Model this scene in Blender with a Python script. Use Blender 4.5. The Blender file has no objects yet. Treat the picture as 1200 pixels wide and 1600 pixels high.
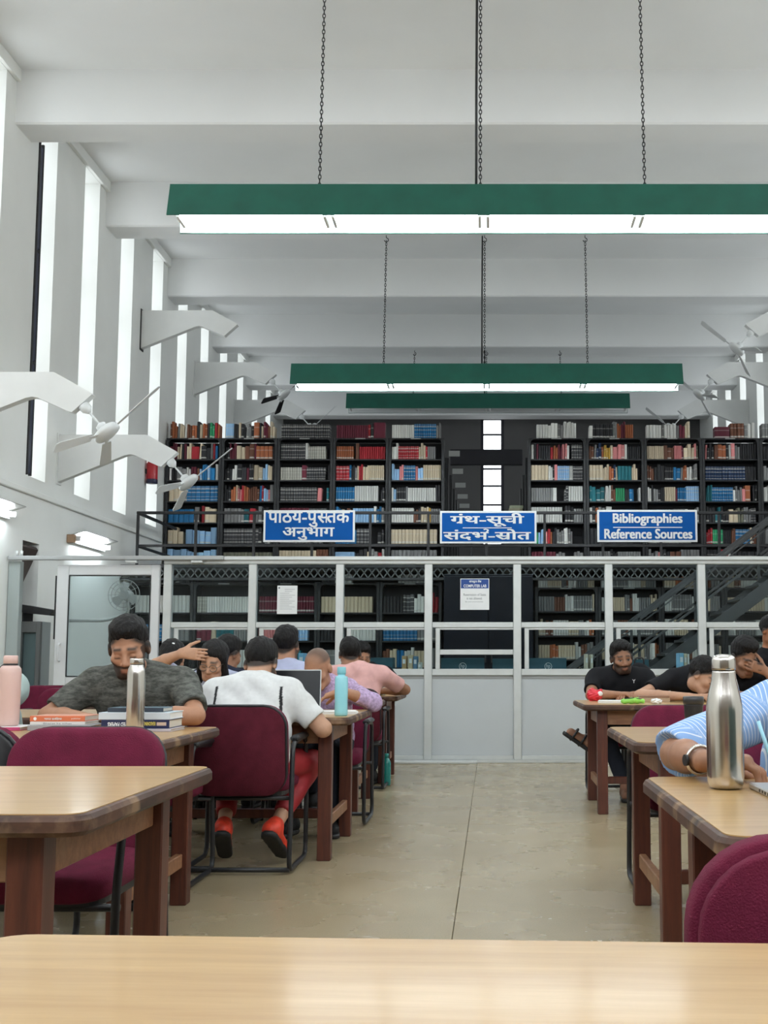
import bpy, math, random
import numpy as np
from mathutils import Vector, Matrix, Euler

SC = bpy.context.scene
COL = SC.collection
random.seed(7)
PI = math.pi

# ------------------------------------------------------------------ camera
cam = bpy.data.cameras.new('camera')
cam_ob = bpy.data.objects.new('camera', cam)
COL.objects.link(cam_ob)
cam_ob.location = (0, 0, 1.04)
cam_ob.rotation_euler = (PI / 2 + math.atan(0.1), 0, 0)
cam.lens = 40.5
cam.sensor_width = 36
cam.shift_x = -168 / 1600
cam.shift_y = 57 / 1600
cam.clip_start = 0.05
SC.camera = cam_ob

# ------------------------------------------------------------------ sky and exposure
wd = bpy.data.worlds.new('overcast_sky')
SC.world = wd
wd.use_nodes = True
wd.node_tree.nodes['Background'].inputs[0].default_value = (0.93, 0.97, 1.0, 1)
SKY = 3.3
wd.node_tree.nodes['Background'].inputs[1].default_value = SKY
TUBE = 36.0          # strength of the fluorescent tubes
SC.view_settings.view_transform = 'Standard'
SC.view_settings.look = 'None'
SC.view_settings.exposure = 0.42
SC.view_settings.gamma = 1.0
SC.cycles.max_bounces = 8
SC.cycles.diffuse_bounces = 5
SC.cycles.transparent_max_bounces = 12
SC.cycles.use_adaptive_sampling = True
SC.cycles.adaptive_threshold = 0.02
SC.cycles.caustics_reflective = False
SC.cycles.caustics_refractive = False
SC.cycles.sample_clamp_indirect = 6.0

# ------------------------------------------------------------------ room dimensions
XW = 5.18            # side walls at +-XW
Y0, Y1 = -3.0, 28.2  # rear and far wall
ZC = 7.5             # ceiling
ZB = 6.88            # beam soffit
BEAM0, BPITCH, BWID = 12.0, 2.955, 0.47
beam_ys = [BEAM0 + BPITCH * i for i in range(-5, 6)]
SILL, LEDGE = 3.13, 2.98
PY = 12.35           # glass partition plane
WALL_T = 0.32


# ------------------------------------------------------------------ material helpers
MATS = {}


def new_mat(name):
    m = bpy.data.materials.new(name)
    m.use_nodes = True
    nt = m.node_tree
    return m, nt, nt.nodes['Principled BSDF']


def mat(name, col, rough=0.5, metal=0.0, var=0.0, scale=8.0, bump=0.0, bscale=60.0, spec=0.5, emit=None, coat=0.0, stretch=None):
    """principled material with a little procedural mottling and relief"""
    if name in MATS:
        return MATS[name]
    m, nt, b = new_mat(name)
    N, L = nt.nodes, nt.links
    b.inputs['Base Color'].default_value = (*col, 1)
    b.inputs['Roughness'].default_value = rough
    b.inputs['Metallic'].default_value = metal
    b.inputs['Specular IOR Level'].default_value = spec
    b.inputs['Coat Weight'].default_value = coat
    tc = N.new('ShaderNodeTexCoord')
    vec = tc.outputs['Object']
    if stretch:
        mp = N.new('ShaderNodeMapping')
        mp.inputs['Scale'].default_value = stretch
        L.new(vec, mp.inputs['Vector'])
        vec = mp.outputs['Vector']
    if var > 0:
        n = N.new('ShaderNodeTexNoise')
        n.inputs['Scale'].default_value = scale
        n.inputs['Detail'].default_value = 5
        L.new(vec, n.inputs['Vector'])
        r = N.new('ShaderNodeValToRGB')
        r.color_ramp.elements[0].position = 0.3
        r.color_ramp.elements[1].position = 0.72
        r.color_ramp.elements[0].color = (*[c * (1 - var) for c in col], 1)
        r.color_ramp.elements[1].color = (*[min(1, c * (1 + var)) for c in col], 1)
        L.new(n.outputs['Fac'], r.inputs['Fac'])
        L.new(r.outputs['Color'], b.inputs['Base Color'])
    if bump > 0:
        n2 = N.new('ShaderNodeTexNoise')
        n2.inputs['Scale'].default_value = bscale
        n2.inputs['Detail'].default_value = 3
        L.new(vec, n2.inputs['Vector'])
        bp = N.new('ShaderNodeBump')
        bp.inputs['Strength'].default_value = bump
        bp.inputs['Distance'].default_value = 0.01
        L.new(n2.outputs['Fac'], bp.inputs['Height'])
        L.new(bp.outputs['Normal'], b.inputs['Normal'])
    if emit:
        b.inputs['Emission Color'].default_value = (*emit[0], 1)
        b.inputs['Emission Strength'].default_value = emit[1]
    MATS[name] = m
    return m


def glass_mat(name, tint=(0.93, 0.96, 0.96), refl=0.08, rough=0.02):
    """clear sheet glass: lets light straight through and mirrors a little at grazing angles"""
    if name in MATS:
        return MATS[name]
    m = bpy.data.materials.new(name)
    m.use_nodes = True
    nt = m.node_tree
    N, L = nt.nodes, nt.links
    N.remove(N['Principled BSDF'])
    out = N['Material Output']
    t = N.new('ShaderNodeBsdfTransparent')
    t.inputs[0].default_value = (*tint, 1)
    g = N.new('ShaderNodeBsdfGlossy')
    g.inputs['Roughness'].default_value = rough
    f = N.new('ShaderNodeLayerWeight')
    f.inputs['Blend'].default_value = 0.25
    mr = N.new('ShaderNodeMapRange')
    mr.inputs[3].default_value = refl
    mr.inputs[4].default_value = 0.5
    L.new(f.outputs['Fresnel'], mr.inputs[0])
    mx = N.new('ShaderNodeMixShader')
    L.new(mr.outputs[0], mx.inputs[0])
    L.new(t.outputs[0], mx.inputs[1])
    L.new(g.outputs[0], mx.inputs[2])
    L.new(mx.outputs[0], out.inputs[0])
    MATS[name] = m
    return m


def wood_mat(name, c0, c1, rough, scale=3.0, stretch=(1, 12, 12), bump=0.05, coat=0.0, wear=0.0):
    """wood with long grain along local x; wear mixes in paler rubbed patches"""
    if name in MATS:
        return MATS[name]
    m, nt, b = new_mat(name)
    N, L = nt.nodes, nt.links
    tc = N.new('ShaderNodeTexCoord')
    mp = N.new('ShaderNodeMapping')
    mp.inputs['Scale'].default_value = stretch
    L.new(tc.outputs['Object'], mp.inputs['Vector'])
    n = N.new('ShaderNodeTexNoise')
    n.inputs['Scale'].default_value = scale
    n.inputs['Detail'].default_value = 6
    n.inputs['Roughness'].default_value = 0.62
    L.new(mp.outputs['Vector'], n.inputs['Vector'])
    r = N.new('ShaderNodeValToRGB')
    r.color_ramp.elements[0].position = 0.33
    r.color_ramp.elements[1].position = 0.7
    r.color_ramp.elements[0].color = (*c0, 1)
    r.color_ramp.elements[1].color = (*c1, 1)
    L.new(n.outputs['Fac'], r.inputs['Fac'])
    col = r.outputs['Color']
    if wear > 0:
        n3 = N.new('ShaderNodeTexNoise')
        n3.inputs['Scale'].default_value = 7
        n3.inputs['Detail'].default_value = 8
        L.new(tc.outputs['Object'], n3.inputs['Vector'])
        r3 = N.new('ShaderNodeValToRGB')
        r3.color_ramp.elements[0].position = 0.52
        r3.color_ramp.elements[1].position = 0.62
        r3.color_ramp.elements[0].color = (0, 0, 0, 1)
        r3.color_ramp.elements[1].color = (wear, wear, wear, 1)
        L.new(n3.outputs['Fac'], r3.inputs['Fac'])
        mx = N.new('ShaderNodeMix')
        mx.data_type = 'RGBA'
        L.new(r3.outputs['Color'], mx.inputs[0])
        L.new(col, mx.inputs[6])
        mx.inputs[7].default_value = (0.36, 0.23, 0.125, 1)
        col = mx.outputs[2]
    L.new(col, b.inputs['Base Color'])
    b.inputs['Roughness'].default_value = rough
    b.inputs['Coat Weight'].default_value = coat
    b.inputs['Coat Roughness'].default_value = 0.12
    bp = N.new('ShaderNodeBump')
    bp.inputs['Strength'].default_value = bump
    bp.inputs['Distance'].default_value = 0.004
    L.new(n.outputs['Fac'], bp.inputs['Height'])
    L.new(bp.outputs['Normal'], b.inputs['Normal'])
    MATS[name] = m
    return m


def attr_mat(name, rough=0.6, bump=0.0, bscale=200, sss=0.0, spec=0.4):
    """colour from the mesh's Col attribute"""
    if name in MATS:
        return MATS[name]
    m, nt, b = new_mat(name)
    N, L = nt.nodes, nt.links
    a = N.new('ShaderNodeAttribute')
    a.attribute_name = 'Col'
    tc = N.new('ShaderNodeTexCoord')
    n = N.new('ShaderNodeTexNoise')
    n.inputs['Scale'].default_value = 45
    n.inputs['Detail'].default_value = 4
    L.new(tc.outputs['Object'], n.inputs['Vector'])
    mr = N.new('ShaderNodeMapRange')
    mr.inputs[3].default_value = 0.86
    mr.inputs[4].default_value = 1.12
    L.new(n.outputs['Fac'], mr.inputs[0])
    vm = N.new('ShaderNodeVectorMath')
    vm.operation = 'SCALE'
    L.new(a.outputs['Color'], vm.inputs[0])
    L.new(mr.outputs[0], vm.inputs['Scale'])
    L.new(vm.outputs[0], b.inputs['Base Color'])
    b.inputs['Roughness'].default_value = rough
    b.inputs['Specular IOR Level'].default_value = spec
    if bump:
        n2 = N.new('ShaderNodeTexNoise')
        n2.inputs['Scale'].default_value = bscale
        L.new(tc.outputs['Object'], n2.inputs['Vector'])
        bp = N.new('ShaderNodeBump')
        bp.inputs['Strength'].default_value = bump
        bp.inputs['Distance'].default_value = 0.003
        L.new(n2.outputs['Fac'], bp.inputs['Height'])
        L.new(bp.outputs['Normal'], b.inputs['Normal'])
    MATS[name] = m
    return m


# ------------------------------------------------------------------ mesh helpers
class MB:
    def __init__(self):
        self.v, self.f, self.mi, self.sm = [], [], [], []

    def add(self, verts, faces, mi=0, smooth=False):
        o = len(self.v)
        self.v += [tuple(p) for p in verts]
        for f in faces:
            self.f.append(tuple(i + o for i in f))
            self.mi.append(mi)
            self.sm.append(smooth)
        return self

    def box(self, x0, x1, y0, y1, z0, z1, mi=0):
        v = [(x, y, z) for z in (z0, z1) for y in (y0, y1) for x in (x0, x1)]
        f = [(0, 2, 3, 1), (4, 5, 7, 6), (0, 1, 5, 4), (2, 6, 7, 3), (0, 4, 6, 2), (1, 3, 7, 5)]
        return self.add(v, f, mi)

    def bbox(self, x0, x1, y0, y1, z0, z1, b=0.004, mi=0):
        """box with chamfered edges"""
        b = min(b, (x1 - x0) * .45, (y1 - y0) * .45, (z1 - z0) * .45)
        lo, hi = (x0, y0, z0), (x1, y1, z1)
        v, ix = [], {}
        for s in [(i, j, k) for i in (0, 1) for j in (0, 1) for k in (0, 1)]:
            for ax in range(3):
                p = []
                for d in range(3):
                    e = 0 if d == ax else b
                    p.append(hi[d] - e if s[d] else lo[d] + e)
                ix[s, ax] = len(v)
                v.append(tuple(p))
        f = []
        for ax in range(3):
            o = [d for d in range(3) if d != ax]
            for e in (0, 1):
                q = []
                for a, c in ((0, 0), (1, 0), (1, 1), (0, 1)):
                    s = [0, 0, 0]
                    s[ax], s[o[0]], s[o[1]] = e, a, c
                    q.append(ix[tuple(s), ax])
                f.append(tuple(q))
            for a in (0, 1):
                for c in (0, 1):
                    s0, s1 = [0, 0, 0], [0, 0, 0]
                    for s, e in ((s0, 0), (s1, 1)):
                        s[ax], s[o[0]], s[o[1]] = e, a, c
                    f.append((ix[tuple(s0), o[0]], ix[tuple(s1), o[0]], ix[tuple(s1), o[1]], ix[tuple(s0), o[1]]))
        for s in [(i, j, k) for i in (0, 1) for j in (0, 1) for k in (0, 1)]:
            f.append((ix[s, 0], ix[s, 1], ix[s, 2]))
        return self.add(v, f, mi)

    def cyl(self, p0, p1, r0, r1=None, n=16, mi=0, caps=True, smooth=True):
        r1 = r0 if r1 is None else r1
        p0, p1 = Vector(p0), Vector(p1)
        d = (p1 - p0).normalized()
        a = Vector((0, 0, 1)) if abs(d.z) < .9 else Vector((1, 0, 0))
        u = d.cross(a).normalized()
        w = d.cross(u)
        v = []
        for p, r in ((p0, r0), (p1, r1)):
            for i in range(n):
                t = 2 * PI * i / n
                v.append(p + (u * math.cos(t) + w * math.sin(t)) * r)
        self.add(v, [(i, i + n, (i + 1) % n + n, (i + 1) % n) for i in range(n)], mi, smooth)
        if caps:
            self.add(v, [tuple(range(n)), tuple(range(2 * n - 1, n - 1, -1))], mi)
        return self

    def tube(self, pts, r, n=8, mi=0, closed=False, smooth=True):
        """round tube along a polyline"""
        P = [Vector(p) for p in pts]
        m = len(P)
        T = []
        for i in range(m):
            a = P[(i - 1) % m] if (closed or i > 0) else P[i]
            b = P[(i + 1) % m] if (closed or i < m - 1) else P[i]
            T.append((b - a).normalized())
        u = T[0].cross(Vector((0, 0, 1)))
        if u.length < .1:
            u = T[0].cross(Vector((1, 0, 0)))
        u.normalize()
        v = []
        for i in range(m):
            u = (u - T[i] * u.dot(T[i])).normalized()
            w = T[i].cross(u)
            rr = r[i] if isinstance(r, (list, tuple)) else r
            for k in range(n):
                t = 2 * PI * k / n
                v.append(P[i] + (u * math.cos(t) + w * math.sin(t)) * rr)
        f = []
        for i in range(m if closed else m - 1):
            j = (i + 1) % m
            for k in range(n):
                l = (k + 1) % n
                f.append((i * n + k, i * n + l, j * n + l, j * n + k))
        self.add(v, f, mi, smooth)
        if not closed:
            self.add(v, [tuple(range(n))[::-1], tuple(range((m - 1) * n, m * n))], mi)
        return self

    def lathe(self, prof, n=28, center=(0, 0), mi=0, z0=0.0):
        """profile [(r, z)] about the vertical axis; closes at r=0"""
        v, f = [], []
        for r, z in prof:
            for k in range(n):
                t = 2 * PI * k / n
                v.append((center[0] + r * math.cos(t), center[1] + r * math.sin(t), z0 + z))
        m = len(prof)
        for i in range(m - 1):
            for k in range(n):
                l = (k + 1) % n
                f.append((i * n + k, i * n + l, (i + 1) * n + l, (i + 1) * n + k))
        f.append(tuple(range(n))[::-1])
        f.append(tuple(range((m - 1) * n, m * n)))
        return self.add(v, f, mi, True)

    def prism(self, poly, axis, a, b, mi=0, smooth=False):
        """polygon (2d) extruded along an axis from a to b"""
        n = len(poly)

        def P(p, t):
            return {'x': (t, p[0], p[1]), 'y': (p[0], t, p[1]), 'z': (p[0], p[1], t)}[axis]
        v = [P(p, a) for p in poly] + [P(p, b) for p in poly]
        f = [tuple(range(n))[::-1], tuple(range(n, 2 * n))]
        f += [(i, (i + 1) % n, (i + 1) % n + n, i + n) for i in range(n)]
        return self.add(v, f, mi, smooth)

    def sphere(self, c, r, n=16, m=10, mi=0):
        rx, ry, rz = (r, r, r) if not isinstance(r, (tuple, list)) else r
        v, f = [], []
        for i in range(m + 1):
            ph = PI * i / m
            for k in range(n):
                t = 2 * PI * k / n
                v.append((c[0] + rx * math.sin(ph) * math.cos(t), c[1] + ry * math.sin(ph) * math.sin(t), c[2] - rz * math.cos(ph)))
        for i in range(m):
            for k in range(n):
                l = (k + 1) % n
                f.append((i * n + k, i * n + l, (i + 1) * n + l, (i + 1) * n + k))
        return self.add(v, f, mi, True)

    def xf(self, M):
        self.v = [tuple(M @ Vector(p)) for p in self.v]
        return self

    def mesh(self, name, mats):
        me = bpy.data.meshes.new(name)
        me.from_pydata(self.v, [], self.f)
        if not isinstance(mats, (list, tuple)):
            mats = [mats]
        for m in mats:
            me.materials.append(m)
        me.polygons.foreach_set('material_index', self.mi)
        me.polygons.foreach_set('use_smooth', self.sm)
        me.validate()
        me.update()
        return me

    def build(self, name, mats, parent=None, fix=True):
        me = self.mesh(name, mats)
        if fix:
            import bmesh
            bm = bmesh.new()
            bm.from_mesh(me)
            bmesh.ops.remove_doubles(bm, verts=bm.verts, dist=1e-6)
            bmesh.ops.recalc_face_normals(bm, faces=bm.faces)
            bm.to_mesh(me)
            bm.free()
        return link(name, me, parent)


def link(name, me, parent=None):
    o = bpy.data.objects.new(name, me)
    COL.objects.link(o)
    if parent is not None:
        o.parent = parent
    return o


def tag(o, label=None, cat=None, group=None, kind=None):
    if label:
        o['label'] = label
    if cat:
        o['category'] = cat
    if group:
        o['group'] = group
    if kind:
        o['kind'] = kind
    return o


def thing(name, label, cat, loc=(0, 0, 0), rz=0.0, group=None, kind=None):
    o = bpy.data.objects.new(name, None)
    COL.objects.link(o)
    o.location = loc
    o.rotation_euler = (0, 0, rz)
    o.empty_display_size = 0.1
    return tag(o, label, cat, group, kind)


def copy_tree(o, parent=None):
    c = o.copy()
    COL.objects.link(c)
    if parent is not None:
        c.parent = parent
    for ch in list(o.children):
        copy_tree(ch, c)
    return c


def rounded(pts, r, n=6, closed=False):
    """polyline with rounded corners"""
    P = [Vector(p) for p in pts]
    out = []
    m = len(P)
    for i in range(m):
        if not closed and i in (0, m - 1):
            out.append(P[i])
            continue
        a, b, c = P[i - 1], P[i], P[(i + 1) % m]
        ra = min(r, (a - b).length * .48)
        rb = min(r, (c - b).length * .48)
        s, e = b + (a - b).normalized() * ra, b + (c - b).normalized() * rb
        for k in range(n + 1):
            t = k / n
            out.append(s * (1 - t) ** 2 + b * 2 * t * (1 - t) + e * t * t)
    return out


def rrect(x0, x1, y0, y1, r, n=6):
    """rounded rectangle polygon, counter-clockwise"""
    out = []
    for cx, cy, a in ((x1 - r, y0 + r, -PI / 2), (x1 - r, y1 - r, 0), (x0 + r, y1 - r, PI / 2), (x0 + r, y0 + r, PI)):
        for k in range(n + 1):
            t = a + PI / 2 * k / n
            out.append((cx + r * math.cos(t), cy + r * math.sin(t)))
    return out


def text_mesh(body, bold=0.0, extrude=0.0):
    c = bpy.data.curves.new('lettering', 'FONT')
    c.body = body
    c.size = 1.0
    c.offset = bold
    c.extrude = extrude
    c.resolution_u = 3
    o = bpy.data.objects.new('lettering_tmp', c)
    COL.objects.link(o)
    bpy.context.view_layer.update()
    dg = bpy.context.evaluated_depsgraph_get()
    me = bpy.data.meshes.new_from_object(o.evaluated_get(dg))
    V = [tuple(v.co) for v in me.vertices]
    Fc = [tuple(p.vertices) for p in me.polygons]
    bpy.data.objects.remove(o)
    bpy.data.curves.remove(c)
    bpy.data.meshes.remove(me)
    return V, Fc


def fit(V, x0, x1, y0, y1):
    xs = [p[0] for p in V]
    ys = [p[1] for p in V]
    sx = (x1 - x0) / (max(xs) - min(xs))
    sy = (y1 - y0) / (max(ys) - min(ys))
    return [(x0 + (p[0] - min(xs)) * sx, y0 + (p[1] - min(ys)) * sy, p[2]) for p in V]


def lettering(parent, body, x0, x1, z0, z1, y, m, bold=0.0, flip=False, name='lettering', data=None):
    """flat print on a vertical face that looks towards -y"""
    V, Fc = data if data else text_mesh(body, bold)
    V = fit(V, x0, x1, z0, z1)
    if flip:
        V = [(x0 + x1 - p[0], z0 + z1 - p[1], p[2]) for p in V]
    mb = MB().add([(p[0], y - p[2], p[1]) for p in V], Fc)
    return mb.build(name, m, parent, fix=False)

# ================================================================== materials
WALL = mat('painted_plaster', (0.83, 0.84, 0.815), 0.75, var=0.03, scale=1.5, bump=0.06, bscale=25)
LOWWALL = WALL
CEIL = mat('ceiling_paint', (0.84, 0.85, 0.85), 0.8, var=0.03, scale=0.8, bump=0.04, bscale=12)
BACKWALL = mat('far_wall_dark_grey', (0.12, 0.118, 0.118), 0.8, var=0.05, scale=2)  # one even dark grey over the whole far wall
WHITEPAINT = mat('white_enamel', (0.78, 0.79, 0.78), 0.4, var=0.02, scale=6)
BRACKET = mat('bracket_paint', (0.74, 0.75, 0.74), 0.55, var=0.03, scale=4, bump=0.05, bscale=30)
FANW = mat('fan_white', (0.72, 0.74, 0.74), 0.35)
ALU = mat('partition_aluminium', (0.60, 0.62, 0.61), 0.38, metal=0.25, var=0.04, scale=10)
PANEL = mat('partition_grey_board', (0.50, 0.53, 0.545), 0.45, var=0.03, scale=2)
GLASS = glass_mat('pane_glass', (0.88, 0.94, 0.95), 0.0)
WGLASS = glass_mat('window_glass', (0.97, 0.98, 0.98), 0.04)
GREEN = mat('lamp_green_enamel', (0.006, 0.10, 0.07), 0.45, var=0.12, scale=5)
INNER = mat('lamp_inner_white', (0.82, 0.85, 0.85), 0.5)
TUBEM = mat('lit_tube', (0.9, 0.9, 0.9), 0.4, emit=((0.86, 0.95, 1.0), TUBE))
TUBEOFF = mat('unlit_tube', (0.75, 0.77, 0.78), 0.3)
IRON = mat('black_iron', (0.028, 0.028, 0.030), 0.5, metal=0.3, var=0.25, scale=12)
STEEL = mat('stack_steel', (0.020, 0.021, 0.023), 0.55, metal=0.15, var=0.3, scale=6)
DECK = mat('deck_steel', (0.03, 0.03, 0.032), 0.7, var=0.2, scale=5)
BLUESIGN = mat('sign_blue', (0.001, 0.085, 0.34), 0.6, var=0.05, scale=6, spec=.15)
SIGNWHITE = mat('sign_white', (0.86, 0.87, 0.87), 0.5)
PAPER = mat('paper_white', (0.80, 0.81, 0.81), 0.7, var=0.03, scale=10)
INK = mat('print_ink', (0.10, 0.11, 0.13), 0.7)
DARKGLAZE = mat('window_dark_frame', (0.015, 0.02, 0.05), 0.4, var=0.3, scale=8)
TOPM = wood_mat('table_laminate', (0.42, 0.245, 0.09), (0.545, 0.35, 0.15), 0.30, scale=2.2, stretch=(1.2, 14, 14), bump=0.02, coat=0.25)
EDGEM = wood_mat('table_worn_edge', (0.020, 0.008, 0.005), (0.105, 0.042, 0.020), 0.6, scale=5, stretch=(1, 1, 3), bump=0.15, wear=0.55)
LEGM = wood_mat('table_leg_wood', (0.055, 0.014, 0.008), (0.115, 0.030, 0.015), 0.42, scale=3, stretch=(14, 14, 1.2), bump=0.1)
APRONM = wood_mat('table_apron_wood', (0.17, 0.07, 0.03), (0.30, 0.14, 0.065), 0.5, scale=3, stretch=(1.2, 12, 12), bump=0.1, wear=0.3)
MAROON = mat('maroon_fabric', (0.13, 0.012, 0.036), 0.85, var=0.18, scale=18, bump=0.35, bscale=350, spec=0.2)
SHADEDMAROON = mat('maroon_shaded_fabric', (0.085, 0.010, 0.020), 0.9, var=0.15, scale=18, bump=0.3, bscale=300, spec=0.2)  # darker copy of the maroon; shade on chair backs put into the colour
BLACKPL = mat('black_plastic', (0.014, 0.014, 0.016), 0.45, var=0.15, scale=20)
CHROME = mat('brushed_steel', (0.66, 0.63, 0.59), 0.2, metal=1.0, var=0.06, scale=4, stretch=(30, 30, 1))
REDPAINT = mat('red_enamel', (0.42, 0.012, 0.02), 0.35)


# ================================================================== floor
def build_floor():
    fl = thing('floor', 'polished olive beige stone floor with thin dark joints', 'floor', kind='structure')
    grout = mat('floor_joint', (0.14, 0.12, 0.09), 0.8)
    m, nt, b = new_mat('polished_stone')
    N, L = nt.nodes, nt.links
    tc = N.new('ShaderNodeTexCoord')
    n1 = N.new('ShaderNodeTexNoise')
    n1.inputs['Scale'].default_value = 1.3
    n1.inputs['Detail'].default_value = 8
    n1.inputs['Roughness'].default_value = 0.55
    L.new(tc.outputs['Object'], n1.inputs['Vector'])
    r1 = N.new('ShaderNodeValToRGB')
    r1.color_ramp.elements[0].position = 0.3
    r1.color_ramp.elements[1].position = 0.7
    r1.color_ramp.elements[0].color = (0.325, 0.258, 0.155, 1)
    r1.color_ramp.elements[1].color = (0.38, 0.31, 0.195, 1)
    L.new(n1.outputs['Fac'], r1.inputs['Fac'])
    n2 = N.new('ShaderNodeTexNoise')
    n2.inputs['Scale'].default_value = 150
    n2.inputs['Detail'].default_value = 2
    L.new(tc.outputs['Object'], n2.inputs['Vector'])
    mr = N.new('ShaderNodeMapRange')
    mr.inputs[3].default_value = 0.8
    mr.inputs[4].default_value = 1.2
    L.new(n2.outputs['Fac'], mr.inputs[0])
    vm = N.new('ShaderNodeVectorMath')
    vm.operation = 'SCALE'
    L.new(r1.outputs['Color'], vm.inputs[0])
    L.new(mr.outputs[0], vm.inputs['Scale'])
    L.new(vm.outputs[0], b.inputs['Base Color'])
    n3 = N.new('ShaderNodeTexNoise')
    n3.inputs['Scale'].default_value = 2.2
    n3.inputs['Detail'].default_value = 5
    L.new(tc.outputs['Object'], n3.inputs['Vector'])
    mr3 = N.new('ShaderNodeMapRange')
    mr3.inputs[3].default_value = 0.18
    mr3.inputs[4].default_value = 0.36
    L.new(n3.outputs['Fac'], mr3.inputs[0])
    L.new(mr3.outputs[0], b.inputs['Roughness'])
    b.inputs['Specular IOR Level'].default_value = 0.45
    MATS['polished_stone'] = m
    MB().box(-XW - .3, XW + .3, Y0 - .3, Y1 + .3, -0.25, -0.012).build('screed', grout, fl)
    xs = [-XW, -3.43, -0.15, 3.13, XW]
    ys = [Y0, -2.15, 1.12, 4.39, 7.66, 10.93, 14.2, 17.5, 20.8, 24.1, Y1]
    for i in range(len(xs) - 1):
        for j in range(len(ys) - 1):
            g = 0.0014
            MB().bbox(xs[i] + g, xs[i + 1] - g, ys[j] + g, ys[j + 1] - g, -0.012, 0, 0.0015).build('stone_slab', m, fl)


build_floor()


# ================================================================== walls with openings
def holed_wall(name, const, u0, u1, v0, v1, holes, t, plane, m):
    """wall slab with rectangular openings. plane 'x': u=y, inner face at x=const, thickness t (signed)"""
    us = sorted({u0, u1} | {h[i] for h in holes for i in (0, 1)})
    vs = sorted({v0, v1} | {h[i] for h in holes for i in (2, 3)})
    nu, nv = len(us) - 1, len(vs) - 1
    solid = [[not any(h[0] - 1e-6 < (us[i] + us[i + 1]) / 2 < h[1] and h[2] < (vs[j] + vs[j + 1]) / 2 < h[3] for h in holes) for j in range(nv)] for i in range(nu)]
    V, ix, F = [], {}, []

    def P(i, j, k):
        if (i, j, k) not in ix:
            ix[i, j, k] = len(V)
            c = const + (t if k else 0)
            V.append((c, us[i], vs[j]) if plane == 'x' else (us[i], c, vs[j]))
        return ix[i, j, k]
    S = lambda i, j: 0 <= i < nu and 0 <= j < nv and solid[i][j]
    for i in range(nu):
        for j in range(nv):
            if not solid[i][j]:
                continue
            for k in (0, 1):
                F.append((P(i, j, k), P(i + 1, j, k), P(i + 1, j + 1, k), P(i, j + 1, k)))
            if not S(i - 1, j):
                F.append((P(i, j, 0), P(i, j + 1, 0), P(i, j + 1, 1), P(i, j, 1)))
            if not S(i + 1, j):
                F.append((P(i + 1, j, 0), P(i + 1, j + 1, 0), P(i + 1, j + 1, 1), P(i + 1, j, 1)))
            if not S(i, j - 1):
                F.append((P(i, j, 0), P(i + 1, j, 0), P(i + 1, j, 1), P(i, j, 1)))
            if not S(i, j + 1):
                F.append((P(i, j + 1, 0), P(i + 1, j + 1, 0), P(i + 1, j + 1, 1), P(i, j + 1, 1)))
    o = MB().add(V, F).build(name, m)
    return tag(o, kind='structure')


WTOP = 7.36
win_slots = []
for b in beam_ys:
    for a, c in ((0.66, 1.22), (2.15, 2.70)):
        if b + c < Y1 - .3:
            win_slots.append((b + a, b + c))
NICHE = (12.66, 13.12, 1.62, 2.40)
lh = [(a, c, SILL, WTOP) for a, c in win_slots]
tag(holed_wall('wall_left', -XW, Y0, Y1, -0.02, ZC, lh + [NICHE], -WALL_T, 'x', WALL), 'white plastered side wall with tall slit windows, on the left', 'wall')
tag(holed_wall('wall_right', XW, Y0, Y1, -0.02, ZC, lh, WALL_T, 'x', WALL), 'white plastered side wall with tall slit windows, on the right', 'wall')
BW = (-0.27, 0.31, 3.9, 7.15)
tag(holed_wall('wall_far', Y1, -XW - .3, XW + .3, -0.02, ZC, [BW], 0.3, 'y', BACKWALL), 'dark grey far end wall with one narrow window', 'wall')
# unseen near end wall: high windows added for daylight, dark brown to limit reflections
ADDED_REARW = [(-4.9, -1.8, 3.6, 7.2), (-1.5, 1.5, 3.6, 7.2), (1.8, 4.9, 3.6, 7.2)]
tag(holed_wall('wall_rear', Y0, -XW - .3, XW + .3, -0.02, ZC, ADDED_REARW, -0.3, 'y', mat('rear_wall_dark_brown', (0.16, 0.13, 0.10), 0.6, var=.1)), 'unseen dark brown near end wall with three high windows added for daylight', 'wall')


def portal(loc, rot, sx, sy):
    """sampling guide for the sky light that enters through the openings of one wall"""
    l = bpy.data.lights.new('daylight_portal', 'AREA')
    l.shape = 'RECTANGLE'
    l.size, l.size_y = sx, sy
    l.cycles.is_portal = True
    o = bpy.data.objects.new('daylight_portal', l)
    COL.objects.link(o)
    o.location = loc
    o.rotation_euler = rot


portal((0, Y0 - .32, 5.4), (PI / 2, 0, 0), 9.8, 3.6)
for s in (-1, 1):
    portal((s * (XW + WALL_T + .02), (Y0 + Y1) / 2, (SILL + WTOP) / 2), (0, s * PI / 2, 0), WTOP - SILL, Y1 - Y0)
tag(MB().box(-XW - .35, XW + .35, Y0 - .3, Y1 + .3, ZC, ZC + .3).build('ceiling', CEIL), 'high white painted concrete ceiling above the cross beams', 'ceiling', kind='structure')

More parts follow.
